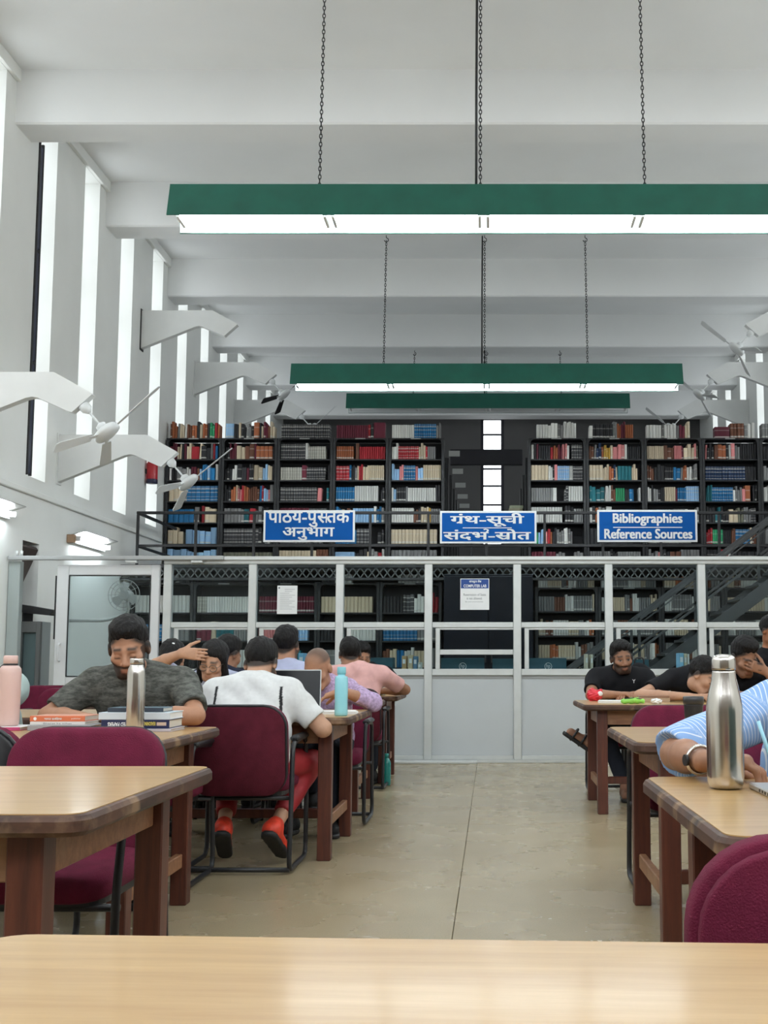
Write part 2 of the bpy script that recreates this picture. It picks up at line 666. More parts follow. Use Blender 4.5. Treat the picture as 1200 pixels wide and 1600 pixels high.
# beams (soffit arris slightly rounded)
for i, b in enumerate(beam_ys):
    poly = [(b, ZC), (b, ZB + .02), (b + .02, ZB), (b + BWID - .02, ZB), (b + BWID, ZB + .02), (b + BWID, ZC)]
    o = MB().prism(poly, 'x', -XW, XW).build('trim_%d' % (i + 1), CEIL)
    tag(o, 'deep white concrete ceiling beam, %s from the near end' % ('first second third fourth fifth sixth seventh eighth ninth tenth eleventh'.split()[i]), 'beam', kind='structure')
k = len(beam_ys)
for s, nm in ((-1, 'left'), (1, 'right')):
    # lintel band just under the ceiling and the ledge below the sills
    x0, x1 = sorted((s * XW, s * (XW - .05)))
    tag(MB().bbox(x0, x1, Y0, Y1, WTOP - 0.0, ZC, .005).build('trim_%d' % (k + 1), WALL), 'shallow lintel band along the top of the %s wall' % nm, 'lintel', kind='structure')
    x0, x1 = sorted((s * XW, s * (XW - .035)))
    poly = [(x0, LEDGE - .05), (x1, LEDGE - .05), (x1, LEDGE), (x0, LEDGE)]
    tag(MB().bbox(x0, x1, Y0, 17.9, LEDGE - .06, LEDGE, .008).build('trim_%d' % (k + 2), WALL), 'narrow plaster ledge under the slit windows of the %s wall' % nm, 'ledge', kind='structure')
    k += 2


# ================================================================== slit windows, with daylight portals
def slit_window(idx, s, a, c, full=True):
    xo = s * (XW + WALL_T - .06)
    if full:
        w = thing('window_%d' % idx, 'tall white slit window in the %s wall' % ('left' if s < 0 else 'right'), 'window', kind='structure')
        fr = MB()
        t = .022
        x0, x1 = sorted((xo - .02, xo + .02))
        y = [a, a + t, c - t, c]
        z = [SILL, SILL + t, WTOP - t, WTOP]
        # one connected ring
        V = [(xx, yy, zz) for xx in (x0, x1) for yy, zz in ((y[0], z[0]), (y[3], z[0]), (y[3], z[3]), (y[0], z[3]), (y[1], z[1]), (y[2], z[1]), (y[2], z[2]), (y[1], z[2]))]
        F = []
        for i in range(4):
            j = (i + 1) % 4
            F += [(i, j, j + 4, i + 4), (i + 8, j + 8, j + 12, i + 12), (i, j, j + 8, i + 8), (i + 4, j + 4, j + 12, i + 12)]
        fr.add(V, F).build('window_frame', WHITEPAINT, w)
        for z0, z1 in ((SILL + t, 4.55), (4.55, 5.95), (5.95, WTOP - t)):
            MB().box(xo - .003, xo + .003, a + t, c - t, z0 + .004, z1 - .004).build('pane', WGLASS, w)
        for zz in (4.55, 5.95):
            MB().box(x0, x1, a + t, c - t, zz - .012, zz + .012).build('glazing_bar', WHITEPAINT, w)
    return


idx = 1
for s in (-1, 1):
    for a, c in win_slots:
        seen = a > 10.5
        slit_window(idx, s, a, c, seen)
        idx += 1 if seen else 0

# dark steel shutter leaf standing in the window beside the partition
b1 = 12.0
sh = thing('window_shutter', 'narrow navy steel shutter standing open inside a slit window above the ledge', 'shutter')
for z0, z1 in ((SILL + .03, 4.4), (4.45, 5.7), (5.75, 6.95)):
    MB().bbox(-XW - .012, -XW + .012, b1 + .69, b1 + .765, z0, z1, .004).build('shutter_panel', DARKGLAZE, sh)
MB().bbox(-XW - .018, -XW + .018, b1 + .665, b1 + .69, SILL + .005, 7.0, .004).build('stile', IRON, sh)
MB().bbox(-XW - .018, -XW + .018, b1 + .765, b1 + .79, SILL + .005, 7.0, .004).build('stile', IRON, sh)

# far window
w = thing('window_%d' % idx, 'narrow dark-framed window in the far end wall between the book stacks', 'window', kind='structure')
DF = mat('far_window_frame', (0.02, 0.018, 0.03), 0.5)
x0, x1, z0, z1 = BW
t = .075
V = [(xx, yy, zz) for yy in (Y1 + .02, Y1 + .10) for xx, zz in ((x0, z0), (x1, z0), (x1, z1), (x0, z1), (x0 + t, z0 + t), (x1 - t, z0 + t), (x1 - t, z1 - t), (x0 + t, z1 - t))]
F = []
for i in range(4):
    j = (i + 1) % 4
    F += [(i, j, j + 4, i + 4), (i + 8, j + 8, j + 12, i + 12), (i, j, j + 8, i + 8), (i + 4, j + 4, j + 12, i + 12)]
MB().add(V, F).build('window_frame', DF, w)
zz = [3.98, 4.47, 4.95, 5.42, 5.85, 6.28, 6.71, z1 - t]
for i, q in enumerate(zz[1:-1]):
    MB().bbox(x0 + t, x1 - t, Y1 + .03, Y1 + .09, q - .022, q + .022, .005).build('glazing_bar', DF, w)
for i in range(len(zz) - 1):
    MB().box(x0 + t, x1 - t, Y1 + .055, Y1 + .06, zz[i] + .024, zz[i + 1] - .024).build('pane', WGLASS, w)
l = bpy.data.lights.new('daylight_portal', 'AREA')
l.shape = 'RECTANGLE'
l.size, l.size_y = x1 - x0, z1 - z0
l.cycles.is_portal = True
o = bpy.data.objects.new('daylight_portal', l)
COL.objects.link(o)
o.location = ((x0 + x1) / 2, Y1 + .32, (z0 + z1) / 2)
o.rotation_euler = (-PI / 2, 0, 0)


# ================================================================== mezzanine
MZ = 2.38
mz = thing('mezzanine_deck', 'black steel mezzanine deck carrying the upper book stacks', 'mezzanine', kind='structure')
MB().box(-XW + .01, XW - .01, 16.05, Y1 - .02, MZ - .04, MZ).build('deck_plate', DECK, mz)
for yy in (18.2, 20.6, 23, 25.4):
    MB().box(-XW + .01, XW - .01, yy, yy + .08, MZ - .16, MZ - .04).build('joist', DECK, mz)
MB().bbox(-XW + .01, XW - .01, 15.99, 16.045, MZ - .01, MZ + .035, .004).build('truss_chord', IRON, mz)
MB().bbox(-XW + .01, XW - .01, 15.99, 16.045, MZ - .185, MZ - .15, .004).build('truss_chord', IRON, mz)
lat = MB()
GREYIRON = mat('lattice_grey', (0.10, 0.105, 0.105), 0.5, metal=0.3)
n = 96
for i in range(n):
    xa = -XW + .02 + (2 * XW - .04) * i / n
    xb = -XW + .02 + (2 * XW - .04) * (i + 1) / n
    for p, q in (((xa, MZ - .15), (xb, MZ - .01)), ((xa, MZ - .01), (xb, MZ - .15))):
        d = Vector((q[0] - p[0], q[1] - p[1])).normalized() * .008
        lat.add([(p[0] - d.y, 16.0, p[1] + d.x), (p[0] + d.y, 16.0, p[1] - d.x), (q[0] + d.y, 16.0, q[1] - d.x), (q[0] - d.y, 16.0, q[1] + d.x),
                 (p[0] - d.y, 16.006, p[1] + d.x), (p[0] + d.y, 16.006, p[1] - d.x), (q[0] + d.y, 16.006, q[1] - d.x), (q[0] - d.y, 16.006, q[1] + d.x)],
                [(0, 1, 2, 3), (7, 6, 5, 4), (0, 4, 5, 1), (2, 6, 7, 3)])
tag(lat.build('truss_lattice', GREYIRON, mz), kind='stuff')

rl = thing('railing', 'black iron railing along the edge of the upper book level', 'railing')
MB().bbox(-4.95, XW - .02, 15.93, 15.97, 3.115, 3.155, .006).build('top_rail', IRON, rl)
MB().bbox(-4.95, XW - .02, 15.935, 15.965, 2.655, 2.69, .005).build('mid_rail', IRON, rl)
xx = -4.93
while xx < XW:
    MB().bbox(xx - .018, xx + .018, 15.932, 15.968, MZ + .03, 3.115, .004).build('post', IRON, rl)
    xx += .81
MB().bbox(-4.955, -4.915, 15.97, 17.9, 3.115, 3.155, .006).build('return_rail', IRON, rl)
MB().bbox(-4.955, -4.915, 15.97, 17.9, 2.655, 2.69, .006).build('return_rail', IRON, rl)

# ================================================================== pendant tube lights
def chain(mb, x, y, z0, z1, sway=0.0):
    """links of bent wire, alternately turned"""
    pitch, n = 0.036, 0
    z = z0
    while z < z1:
        f = (z - z0) / max(z1 - z0, .01)
        cx = x + sway * f
        pts = []
        for k in range(8):
            t = 2 * PI * k / 8
            a, b = .0115 * math.cos(t), .024 * math.sin(t)
            pts.append((cx + (a if n % 2 else 0), y + (0 if n % 2 else a), z + b))
        mb.tube(pts, .0042, 4, closed=True)
        z += pitch
        n += 1


def pendant(label, yc, z0, lit=True, hooks=True, vis=True):
    """long green trough with white inside, four tubes end to end, hung on chains"""
    t = thing('pendant_light', label, 'lamp', (0, 0, 0), 0, 'green pendant tube lights')
    xa, xb = -2.69, 2.56
    wt, wb, h = .13, .215, .30          # half width at the top / bottom, height
    e = .012
    sec_out = [(yc - wb, z0), (yc - wt, z0 + h), (yc + wt, z0 + h), (yc + wb, z0)]
    sec_in = [(yc + wb - e, z0), (yc + wt - e, z0 + h - e), (yc - wt + e, z0 + h - e), (yc - wb + e, z0)]
    MB().prism(sec_out + sec_in, 'x', xa, xb).build('trough', GREEN, t)
    lin = [(yc - wb + e + .001, z0 + .004), (yc - wt + e + .001, z0 + h - e - .001), (yc + wt - e - .001, z0 + h - e - .001), (yc + wb - e - .001, z0 + .004)]
    ee = .004
    lin2 = [(lin[3][0] - ee, lin[3][1]), (lin[2][0] - ee, lin[2][1] - ee), (lin[1][0] + ee, lin[1][1] - ee), (lin[0][0] + ee, lin[0][1])]
    MB().prism(lin + lin2, 'x', xa + .004, xb - .004).build('reflector', INNER, t)
    zt = z0 + .035
    L = (xb - xa - .06) / 4
    for i in range(4):
        x0 = xa + .03 + L * i
        for yo in ((-.09, .09) if lit else (0,)):
            MB().cyl((x0 + .05, yc + yo, zt), (x0 + L - .05, yc + yo, zt), .019, n=12).build('tube', TUBEM if lit else TUBEOFF, t)
        for xe in (x0 + .022, x0 + L - .05):
            MB().bbox(xe, xe + .028, yc - .125, yc + .125, zt - .02, zt + .022, .004).build('lamp_holder', WHITEPAINT, t)
            MB().bbox(xe + .006, xe + .022, yc - .03, yc + .03, zt + .022, z0 + h - e - .006, .003).build('holder_bracket', WHITEPAINT, t)
    if hooks:
        top = ZB
        for x, sw in ((-1.46, .02), (-.095, 0), (1.30, -.02)):
            c = MB()
            chain(c, x, yc, z0 + h + .01, top - .06, sw)
            tag(c.build('chain', IRON, t), kind='stuff')
            hk = [(x + sw, yc, top - .005), (x + sw, yc, top - .04)] + [(x + sw + .028 * math.sin(a), yc, top - .068 + .028 * math.cos(a)) for a in [i * .5 for i in range(1, 10)]]
            MB().tube(hk, .006, 6).build('hook', IRON, t)
            MB().bbox(x - .03, x + .03, yc - .03, yc + .03, z0 + h, z0 + h + .014, .003).build('chain_plate', IRON, t)
        MB().tube([(-.13, yc, z0 + h), (-.13, yc, z0 + h + .9), (-.125, yc + .005, top - .01)], .011, 8).build('conduit', IRON, t)
    return t


beamc = lambda i: BEAM0 + BPITCH * i + BWID / 2
pendant('long green pendant tube light nearest the camera, its right end cut off by the frame', beamc(-1) + .14, 4.735)
pendant('lit green pendant tube light in front of the book stacks', beamc(1) + .08, 4.75)
pendant('unlit green pendant tube light farthest back under the dark beam', beamc(3) + .0, 5.73, lit=False)
pendant('lit green pendant tube light added out of view above the nearest tables', beamc(-3) + .1, 4.735)  # out-of-view pendant added to brighten the near tables and floor
pendant('lit green pendant tube light added behind the camera to brighten the hall', beamc(-5) + .3, 4.735)  # second unseen pendant, added for more light at the near end


# ================================================================== fan brackets and fans
ARM = [(0, 0), (1.055, 0), (1.12, -.035), (1.405, -.195), (1.425, -.215), (1.24, -.385), (1.215, -.38), (.91, -.245), (.86, -.238), (.80, -.25), (0, -.575)]


def fan_arm(label, s, y, z, fan=True, spin=0.0, group='gull wing fan brackets'):
    t = thing('fan_bracket', label, 'bracket', (s * -1 * 0 + s * XW, y, z), 0, group)
    th = .05
    poly = [(-s * p[0], p[1]) for p in ARM]
    MB().prism(poly, 'y', -th, th).build('arm_slab', BRACKET, t)
    x0, x1 = sorted((0, -s * .012))
    MB().bbox(x0, x1, -th - .03, th + .03, -.60, .02, .003).build('wall_plate', IRON if not fan else BRACKET, t)
    return t


def fan_at(label, s, y, z, spin=0.0, dark=False, group='ceiling fans on brackets'):
    """ceiling fan whose rod leaves the sloping end of a bracket"""
    d = Vector((-s * .66, 0, -.75)).normalized()      # down the rod
    p0 = Vector((-s * 1.325, 0, -.305))
    t = thing('ceiling_fan', label, 'fan', (s * XW, y, z), 0, group)
    ux = Vector((-s * .75, 0, .66)).normalized()    # in the blade plane, out and up
    uy = d.cross(ux)
    q = Matrix(((ux.x, uy.x, d.x, p0.x), (ux.y, uy.y, d.y, p0.y), (ux.z, uy.z, d.z, p0.z), (0, 0, 0, 1)))
    m = FANW
    MB().lathe([(.03, .0), (.055, .01), (.052, .06), (.02, .10)], 20).xf(q).build('canopy_cup', m, t)
    MB().cyl((0, 0, .09), (0, 0, .27), .011, n=10).xf(q).build('down_rod', m, t)
    MB().lathe([(.015, .24), (.05, .26), (.055, .31), (.02, .325)], 20).xf(q).build('lower_cup', m, t)
    MB().lathe([(.03, .315), (.12, .325), (.135, .345), (.13, .375), (.08, .395), (.03, .40), (.002, .40)], 28).xf(q).build('motor', m, t)
    for i in range(3):
        a = spin + 2 * PI * i / 3
        R = Matrix.Rotation(a, 4, 'Z')
        tw = Matrix.Rotation(math.radians(11), 4, 'X')
        b = MB().bbox(.10, .24, -.022, .022, .358, .364, .002)
        b.xf(q @ R).build('blade_iron', m, t)
        poly = [(.20, -.045), (.62, -.062), (.66, -.045), (.66, .045), (.62, .062), (.20, .045)]
        bl = MB().prism(poly, 'z', -.003, .003)
        bl.xf(q @ R @ Matrix.Translation((0, 0, .361)) @ tw).build('blade', BLACKPL if dark else m, t)
    return t


fan_arm('white gull wing fan bracket cut off by the edge of the picture', -1, 10.68, 3.775)
fan_at('white ceiling fan tilted from the nearest bracket on the left wall', -1, 10.68, 3.775, spin=.08)
fan_arm('white gull wing fan bracket above the glass partition door', -1, 13.62, 3.765)
fan_at('white ceiling fan tilted in front of the leftmost bookcase', -1, 13.62, 3.765, spin=-.1)
fan_arm('empty white fan bracket high on the left wall with no fan on it', -1, 16.65, 6.24, fan=False)
fan_arm('grey shaded fan bracket second of the high row on the left wall', -1, 19.72, 6.275)
fan_at('dark bladed fan on the second high bracket of the left wall', -1, 19.72, 6.275, spin=.05, dark=True)
fan_arm('farthest fan bracket on the left wall, just above the top books', -1, 22.84, 6.33)
fan_at('farthest ceiling fan on the left wall, half behind the top books', -1, 22.84, 6.33, spin=.2)
fan_arm('nearest high fan bracket on the right wall, only its tip in view', 1, 16.65, 6.24)
fan_at('white ceiling fan on the nearest high bracket of the right wall', 1, 16.65, 6.24, spin=.12)
fan_arm('middle fan bracket high on the right wall with a sharp lower tip', 1, 19.72, 6.275)
fan_at('white ceiling fan hanging under the middle bracket of the right wall', 1, 19.72, 6.275, spin=.12)
fan_arm('farthest fan bracket on the right wall above the top row of books', 1, 22.84, 6.33)
fan_at('farthest ceiling fan on the right wall, dipping behind books', 1, 22.84, 6.33, spin=.12)


# ================================================================== blue hanging signs
def sign_board(label, x0, x1, z0, z1, y=15.90):
    t = thing('sign_board', label, 'sign', (0, 0, 0), 0, 'blue section signs on the railing')
    MB().bbox(x0, x1, y, y + .02, z0, z1, .003).build('white_border', SIGNWHITE, t)
    MB().box(x0 + .028, x1 - .028, y - .002, y, z0 + .028, z1 - .028).build('blue_field', BLUESIGN, t)
    for x in (x0 + .2, x1 - .2):
        MB().bbox(x - .012, x + .012, y + .02, y + .07, z1 - .06, z1 - .03, .002).build('clamp', IRON, t)
    return t


def bounds(V):
    xs = [p[0] for p in V]
    ys = [p[1] for p in V]
    return min(xs), max(xs), min(ys), max(ys)


def quadstroke(pts, w):
    V, F = [], []
    for i in range(len(pts)):
        a = Vector(pts[max(0, i - 1)])
        b = Vector(pts[min(len(pts) - 1, i + 1)])
        d = (b - a).normalized()
        n = Vector((-d.y, d.x)) * w / 2
        p = Vector(pts[i])
        V += [(p.x + n.x, p.y + n.y, .004), (p.x - n.x, p.y - n.y, .004)]
        if i:
            k = 2 * i
            F.append((k - 2, k - 1, k + 1, k))
    return V, F


def join(*parts):
    V, F = [], []
    for v, f in parts:
        o = len(V)
        V += list(v)
        F += [tuple(i + o for i in q) for q in f]
    return V, F


BOLD = 0.022


def heavy(text, w=.034):
    V, F = text_mesh(text, 0.0)
    return join(*[([(x + dx, y + dy, .0006 * i) for x, y, z in V], F) for i, (dx, dy) in enumerate(((0, 0), (-w, -w * .5), (w, -w * .5), (-w, w * .5), (w, w * .5)))])


def deva(text):
    """Devanagari set heavy by striking the glyphs several times with small shifts"""
    V, F = text_mesh(text, 0.0)
    w = BOLD
    return join(*[([(x + dx, y + dy, .0006 * i) for x, y, z in V], F) for i, (dx, dy) in enumerate(((0, 0), (-w, -w * .6), (w, -w * .6), (-w, w * .6), (w, w * .6)))])


def shift(d, dx):
    return [(p[0] + dx, p[1], p[2]) for p in d[0]], d[1]


def clip_right(d, x):
    """drop everything right of x (turns a letter into its half form)"""
    V, F = d
    out, nf, nv = [], [], []
    for f in F:
        poly = [V[i] for i in f]
        res = []
        for i in range(len(poly)):
            a, b = poly[i], poly[(i + 1) % len(poly)]
            if a[0] <= x:
                res.append(a)
            if (a[0] <= x) != (b[0] <= x):
                t = (x - a[0]) / (b[0] - a[0])
                res.append((x, a[1] + (b[1] - a[1]) * t, a[2]))
        if len(res) > 2:
            o = len(nv)
            nv += res
            nf.append(tuple(range(o, o + len(res))))
    return nv, nf


def word_pathya_pustak():
    a = deva('पाठय-पु')
    s = deva('स')
    t = deva('तक')
    ax = bounds(a[0])[1]
    sb = bounds(s[0])
    s = clip_right(s, sb[1] - .20 * (sb[1] - sb[0]))
    s = shift(s, ax - sb[0] - .03)
    sx = bounds(s[0])[1]
    tb = bounds(t[0])
    return join(a, s, shift(t, sx - tb[0] - .04))


def ra_stroke(x, w=.10):
    return quadstroke([(x - .085, .20), (x - .20, .12), (x - .30, .02)], w)


def word_granth_suchi():
    d = deva('गंथ-सूची')
    gx = bounds(deva('ग')[0])[1] - .03
    return join(d, ra_stroke(gx))


def word_sandarbh_srot():
    d = deva('संदभ-सोत')
    bx = bounds(deva('संदभ')[0])[1] - .05
    sx = bounds(deva('संदभ-स')[0])[1] - .04
    reph = quadstroke([(bx - .05, .62), (bx + .015, .74), (bx + .01, .84), (bx - .08, .885), (bx - .17, .85)], .085)
    return join(d, reph, ra_stroke(sx))


s1 = sign_board('blue sign with two lines of white Hindi lettering, leftmost of three on railing', -3.17, -1.90, 2.72, 3.165)
lettering(s1, '', -3.11, -1.97, 2.925, 3.145, 15.896, SIGNWHITE, data=word_pathya_pustak())
lettering(s1, '', -2.90, -2.18, 2.745, 2.925, 15.896, SIGNWHITE, data=deva('अनुभाग'))
s2 = sign_board('blue sign with underlined white Hindi lettering below the far window', -.717, .626, 2.70, 3.155)
lettering(s2, '', -.575, .455, 2.935, 3.125, 15.896, SIGNWHITE, data=word_granth_suchi())
lettering(s2, '', -.67, .55, 2.745, 2.905, 15.896, SIGNWHITE, data=word_sandarbh_srot())
MB().box(-.40, .28, 15.895, 15.897, 2.913, 2.923).build('underline', SIGNWHITE, s2)
s3 = sign_board('blue sign with white English lettering, rightmost of three on railing', 1.47, 2.86, 2.72, 3.17)
lettering(s3, '', 1.685, 2.655, 2.945, 3.12, 15.896, SIGNWHITE, data=heavy('Bibliographies'))
lettering(s3, '', 1.565, 2.79, 2.765, 2.905, 15.896, SIGNWHITE, data=heavy('Reference Sources'))
MB().box(1.69, 2.65, 15.895, 15.897, 2.918, 2.93).build('underline', SIGNWHITE, s3)


# ================================================================== glass partition
gp = thing('glass_partition', 'grey aluminium and glass partition wall across the hall', 'partition')
PH = 2.165
posts = [-3.47, -2.56, -1.625, -.675, .275, 1.255, 2.25, 3.2, 4.15]
pw = .042
for x in posts + [XW - .05]:
    MB().bbox(x - pw, x + pw, PY - .045, PY + .045, 0.03, PH - .062, .006).build('post', ALU, gp)
MB().bbox(-3.47 - pw, XW, PY - .05, PY + .05, PH - .062, PH, .006).build('top_rail', ALU, gp)
MB().bbox(-2.86, XW, PY - .08, PY - .05, PH - .022, PH + .018, .004).build('head_trim', ALU, gp)
MB().bbox(-XW + .02, -2.86, PY - .12, PY - .055, PH - .025, PH + .022, .008).build('sliding_track', mat('track_grey', (0.42, 0.43, 0.43), 0.35, metal=.4), gp)
for x in (-3.9, -3.2):
    MB().bbox(x, x + .12, PY - .13, PY - .05, PH - .055, PH - .03, .003).build('track_clip', ALU, gp)
ZS, ZM = .985, 1.452
spans = [(posts[i] + pw, posts[i + 1] - pw) for i in range(len(posts) - 1)] + [(posts[-1] + pw, XW - .05 - pw)]
for i, (a, b) in enumerate(spans):
    MB().bbox(a, b, PY - .04, PY + .04, ZS - .07, ZS, .006).build('sill_rail', ALU, gp)
    MB().bbox(a, b, PY - .03, PY + .03, ZM - .03, ZM + .03, .005).build('mid_rail', ALU, gp)
    MB().bbox(a, b, PY - .035, PY + .035, .03, .075, .005).build('bottom_rail', ALU, gp)
    MB().bbox(a, b, PY - .012, PY + .012, .075, ZS - .07, .003).build('board_panel', PANEL, gp)
    MB().bbox(a, b, PY - .018, PY + .018, ZS - .105, ZS - .07, .003).build('bead', mat('bead_grey', (0.36, 0.37, 0.37), 0.5), gp)
    MB().box(a, b, PY + .012, PY + .017, ZM + .03, PH - .062).build('pane', GLASS, gp)
    # inner sliding sash
    w = .028
    xa = a + .035
    MB().bbox(xa, xa + w * 1.7, PY - .02, PY + .0, ZS, ZM - .03, .004).build('sash_stile', ALU, gp)
    MB().bbox(xa + w * 1.7, b, PY - .02, PY + .0, ZM - .052, ZM - .03, .003).build('sash_rail', ALU, gp)
    if i == 3:
        MB().bbox(xa + w * 1.7, b, PY - .022, PY + .002, 1.135, 1.19, .004).build('sash_rail', ALU, gp)
    MB().box(a, b, PY + .012, PY + .017, ZS, ZM - .03).build('pane', GLASS, gp)
MB().bbox(-3.47, XW, PY - .06, PY + .06, 0, .03, .004).build('floor_channel', ALU, gp)
st = MB().bbox(-3.3, -.15, PY - .20, PY - .06, 0, .028, .006).build('threshold_strip', ALU)
tag(st, 'low aluminium threshold strip on the floor before the partition', 'threshold')

# end post and clear bay beside the wall, then the door leaf
MB().bbox(-XW + .005, -XW + .13, PY - .05, PY + .05, 0, PH - .03, .006).build('end_post', mat('end_post_green_grey', (0.40, 0.45, 0.44), 0.4, metal=.2), gp)
for x in (-XW + .07, -XW + .12):
    MB().cyl((x + .04, PY - .09, PH + .02), (x + .04, PY - .09, PH + .075), .014, n=8).build('track_bolt', ALU, gp)

dr = thing('door_1', 'white framed glass door in the partition behind the man in grey', 'door', kind='structure')
dx0, dx1 = -4.66, -3.56
DOORW = mat('door_white', (0.70, 0.71, 0.72), 0.4, var=.02)
MB().bbox(dx0, dx0 + .13, PY - .03, PY + .03, .02, PH - .07, .006).build('stile', DOORW, dr)
MB().bbox(dx1 - .09, dx1, PY - .03, PY + .03, .02, PH - .07, .006).build('stile', DOORW, dr)
MB().bbox(dx0 + .13, dx1 - .09, PY - .03, PY + .03, PH - .18, PH - .07, .006).build('door_rail', DOORW, dr)
MB().bbox(dx0 + .13, dx1 - .09, PY - .03, PY + .03, .78, .90, .006).build('door_rail', DOORW, dr)
MB().bbox(dx0 + .13, dx1 - .09, PY - .03, PY + .03, .02, .14, .006).build('door_rail', DOORW, dr)
MB().box(dx0 + .13, dx1 - .09, PY - .01, PY + .01, .14, .78).build('door_panel', PANEL, dr)
MB().box(dx0 + .13, dx1 - .09, PY + .0, PY + .006, .90, PH - .18).build('pane', GLASS, dr)
fr = BLACKPL
for a in ((dx0 + .13, dx0 + .142, .90, PH - .18), (dx1 - .102, dx1 - .09, .90, PH - .18), (dx0 + .142, dx1 - .102, .90, .912), (dx0 + .142, dx1 - .102, PH - .192, PH - .18)):
    MB().box(a[0], a[1], PY - .034, PY - .03, a[2], a[3]).build('gasket', fr, dr)
MB().tube(rounded([(dx0 + .06, PY - .03, 1.07), (dx0 + .06, PY - .085, 1.07), (dx0 + .06, PY - .085, 1.25), (dx0 + .06, PY - .03, 1.25)], .03), .011, 8).build('handle', DOORW, dr)
MB().bbox(dx0 - .02, dx0 - .008, PY - .02, PY + .02, 1.30, 1.98, .003).build('edge_gasket', BLACKPL, dr)

# notices taped to the panes
def notice(label, x0, x1, z0, z1):
    t = thing('notice_sheet', label, 'notice')
    MB().box(x0, x1, PY + .004, PY + .011, z0, z1).build('sheet', PAPER, t)
    return t


nt_ = notice('printed notice sheet taped to the partition glass, text in small lines', -2.30, -2.085, 1.57, 1.875)
for i in range(11):
    zz = 1.835 - i * .021
    a = -2.27 + (0.05 if i < 2 else 0)
    MB().box(a, -2.11 - (.06 * ((i * 7) % 3) / 2), PY + .002, PY + .004, zz - .0035, zz + .0015).build('print_line', mat('faint_print', (.45, .46, .48), .7), nt_)
MB().cyl((-2.28, PY + .002, 1.85), (-2.28, PY + .004, 1.85), .009, n=10).build('crest', INK, nt_)
nl = notice('computer lab notice taped to the middle pane of the partition', -.335, -.025, 1.615, 1.95)
MB().box(-.328, -.032, PY + .002, PY + .004, 1.845, 1.943).build('blue_header', mat('notice_blue', (0.005, 0.05, 0.25), 0.5), nl)
lettering(nl, 'कंप्यूटर लैब', -.24, -.11, 1.90, 1.935, PY + .001, SIGNWHITE, data=deva('कंपयूटर लैब'))
lettering(nl, 'COMPUTER LAB', -.30, -.055, 1.855, 1.887, PY + .001, SIGNWHITE, bold=.02)
lettering(nl, 'Reservation of Seats', -.30, -.06, 1.765, 1.79, PY + .003, INK)
lettering(nl, 'is not allowed.', -.265, -.10, 1.725, 1.75, PY + .003, INK)
lettering(nl, 'By order of the Librarian', -.28, -.09, 1.692, 1.707, PY + .003, INK)


# ================================================================== staircase behind the glass
sc = thing('staircase', 'black steel staircase rising to the upper level behind the glass', 'staircase')
GST = mat('stair_grey', (0.055, 0.058, 0.06), 0.45, metal=0.3, var=.2, scale=8)
ang = math.atan(.752)
foot = (.35, 0.0)


def along(x, dz):
    return (x, (x - foot[0]) * .752 * .985 - .30 + dz)


def slope_bar(name, x0, x1, dz, w, y0, y1, m):
    (a, za), (b, zb) = along(x0, dz), along(x1, dz)
    poly = [(a, za - w), (b, zb - w), (b, zb + w), (a, za + w)]
    return MB().prism(poly, 'y', y0, y1).build(name, m, sc)


for yy in (14.45, 15.25):
    slope_bar('stringer', .80, 3.95, -.02, .10, yy, yy + .03, GST)
    slope_bar('hand_rail', .95, 4.1, .80, .022, yy, yy + .035, GST)
    slope_bar('hand_rail', .95, 4.1, .72, .010, yy, yy + .03, GST)
    slope_bar('mid_rail', .95, 4.1, .40, .018, yy, yy + .03, GST)
    for x in (1.0, 1.85, 2.7, 3.55):
        z = along(x, 0)[1]
        MB().bbox(x - .017, x + .017, yy, yy + .03, z, z + .8, .003).build('baluster', GST, sc)
x = .86
while x < 3.9:
    z = along(x, .02)[1]
    if z > .05:
        MB().bbox(x - .12, x + .13, 14.48, 15.25, z - .02, z + .015, .004).build('tread', GST, sc)
    x += .238


# ================================================================== things on the side walls
def wall_light(label, y0, y1, z):
    t = thing('wall_light', label, 'lamp', (-XW, 0, z), 0, 'tube lights on the left wall')
    MB().bbox(0, .05, y0, y1, -.03, .05, .004).build('housing', WHITEPAINT, t)
    MB().prism([(.0, .06), (.20, .115), (.205, .105), (.0, .05)], 'y', y0 - .02, y1 + .02).build('reflector_hood', mat('hood_metal', (.45, .44, .42), .3, metal=.8), t)
    MB().cyl((.10, y0 + .05, .02), (.10, y1 - .05, .02), .019, n=12).build('tube', TUBEM, t)
    for y in (y0 + .02, y1 - .05):
        MB().bbox(.05, .125, y, y + .03, -.01, .05, .003).build('lamp_holder', WHITEPAINT, t)
    MB().bbox(.0, .09, y0 - .09, y0 - .02, -.04, .06, .004).build('ballast_box', mat('ballast_tan', (.32, .2, .12), .6), t)
    return t


wall_light('lit tube light with a metal hood on the wall above the glass door', 14.05, 15.25, 2.55)
wall_light('lit tube light at the picture edge on the left wall', 11.15, 12.2, 2.60)

ex = thing('fire_extinguisher', 'red fire extinguisher hanging by the slit window near the bookcase', 'extinguisher', (-XW, 17.05, 3.72))
MB().lathe([(.02, .0), (.075, .01), (.08, .05), (.08, .30), (.06, .345), (.03, .365), (.02, .37)], 20, (.10, 0)).build('cylinder', REDPAINT, ex)
MB().lathe([(.078, .0), (.083, .005), (.083, .06), (.078, .065)], 20, (.10, 0)).build('base_band', mat('ext_navy', (.02, .02, .06), .4), ex)
MB().bbox(.06, .16, -.015, .015, .37, .40, .004).build('valve_handle', BLACKPL, ex)
MB().bbox(0, .03, -.03, .03, .15, .22, .003).build('wall_hook', IRON, ex)

